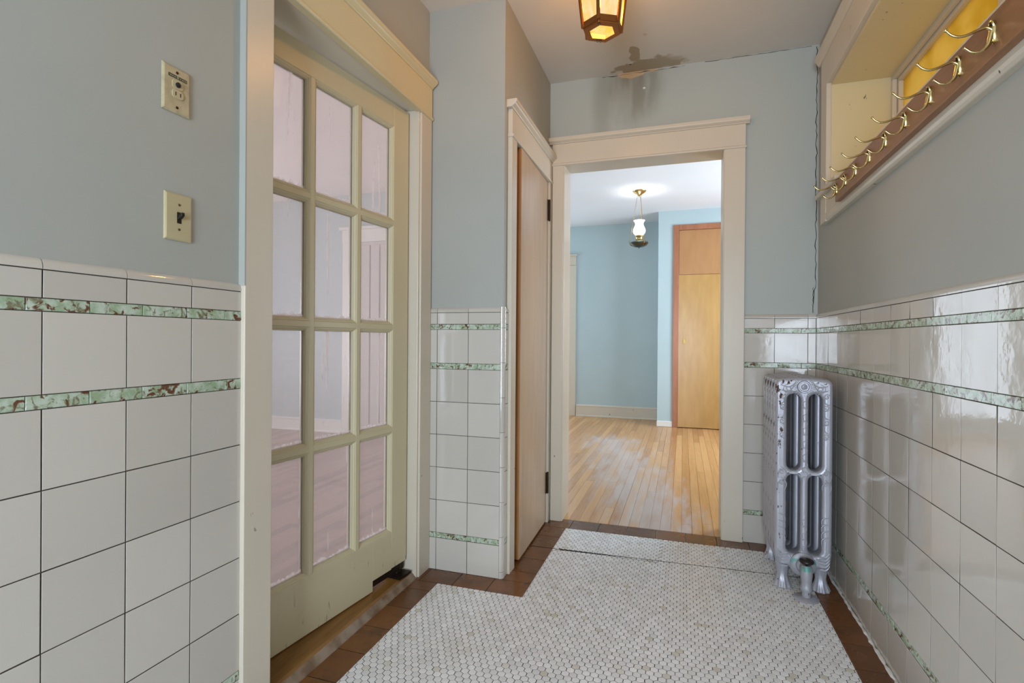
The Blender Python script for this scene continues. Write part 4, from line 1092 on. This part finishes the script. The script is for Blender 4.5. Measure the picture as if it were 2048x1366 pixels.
# ------------------------------------------------------------------ lights
def area(name, loc, rot, sx, sy, power, color):
    l = bpy.data.lights.new(name, 'AREA'); l.shape = 'RECTANGLE'; l.size = sx; l.size_y = sy; l.energy = power; l.color = color
    o = bpy.data.objects.new(name, l); o.location = loc; o.rotation_euler = rot; COL.objects.link(o); return o
def point(name, loc, power, color, r):
    l = bpy.data.lights.new(name, 'POINT'); l.energy = power; l.color = color; l.shadow_soft_size = r
    o = bpy.data.objects.new(name, l); o.location = loc; COL.objects.link(o); return o
SKY = (0.80, 0.88, 1.0); SKY2 = (0.77, 0.87, 1.0)
area('entry_daylight', (-0.22, YE - 0.2, 1.0), (-PI / 2 + PI, 0, 0), 1.1, 1.7, 152, SKY2)
area('far_window_daylight', (FXR + 0.25, 5.25, 1.5), (0, PI / 2, 0), 1.6, 1.9, 158, SKY)
area('left_window_daylight', (LX0 - 0.35, 2.2, 1.0), (0, -PI / 2 - 0.5, 0), 1.6, 2.8, 190, (0.95, 0.95, 1.0))
area('back_door_daylight', (-2.0, YB + 0.3, 1.1), (-PI / 2, 0, 0), 0.95, 2.0, 13, SKY)
area('far_left_fill_light', (FXL - 0.25, 6.2, 1.5), (0, -PI / 2, 0), 1.5, 1.4, 35, SKY)  # fill lamp added behind the unseen left window
point('lantern_bulb', (LC.x, LC.y, 2.33), 48, (1.0, 0.79, 0.47), 0.03)
point('oil_lamp_bulb', (OC.x, OC.y, 2.25), 8, (1.0, 0.95, 0.92), 0.03)
w = bpy.data.worlds.new('daylight_sky'); SC.world = w; w.use_nodes = True
bg = w.node_tree.nodes['Background']; bg.inputs[0].default_value = (0.85, 0.92, 1.0, 1); bg.inputs[1].default_value = 1.25

# ------------------------------------------------------------------ camera
th_, ph, ro = 0.315, -0.0021, 0.0071
r_ = Vector((math.cos(th_), math.sin(th_), 0)); f_ = Vector((-math.sin(th_), math.cos(th_), 0)); u_ = Vector((0, 0, 1))
fw = f_ * math.cos(ph) + u_ * math.sin(ph); up = -f_ * math.sin(ph) + u_ * math.cos(ph)
rt = r_ * math.cos(ro) + up * math.sin(ro); up2 = -r_ * math.sin(ro) + up * math.cos(ro)
cam = bpy.data.cameras.new('camera'); cam.sensor_width = 36; cam.sensor_fit = 'HORIZONTAL'; cam.lens = 1050.6 / 2048 * 36; cam.clip_start = 0.02
co = bpy.data.objects.new('camera', cam); COL.objects.link(co)
co.matrix_world = Matrix(((rt.x, up2.x, -fw.x, 0), (rt.y, up2.y, -fw.y, 0), (rt.z, up2.z, -fw.z, 1.0501), (0, 0, 0, 1)))
SC.camera = co
SC.view_settings.view_transform = 'Standard'; SC.view_settings.look = 'None'; SC.view_settings.gamma = 1.0; SC.view_settings.use_curve_mapping = False
SC.view_settings.exposure = 0.0
SC.cycles.use_denoising = True
SC.cycles.max_bounces = 12; SC.cycles.diffuse_bounces = 5; SC.cycles.transparent_max_bounces = 16
SC.cycles.caustics_reflective = False; SC.cycles.caustics_refractive = False
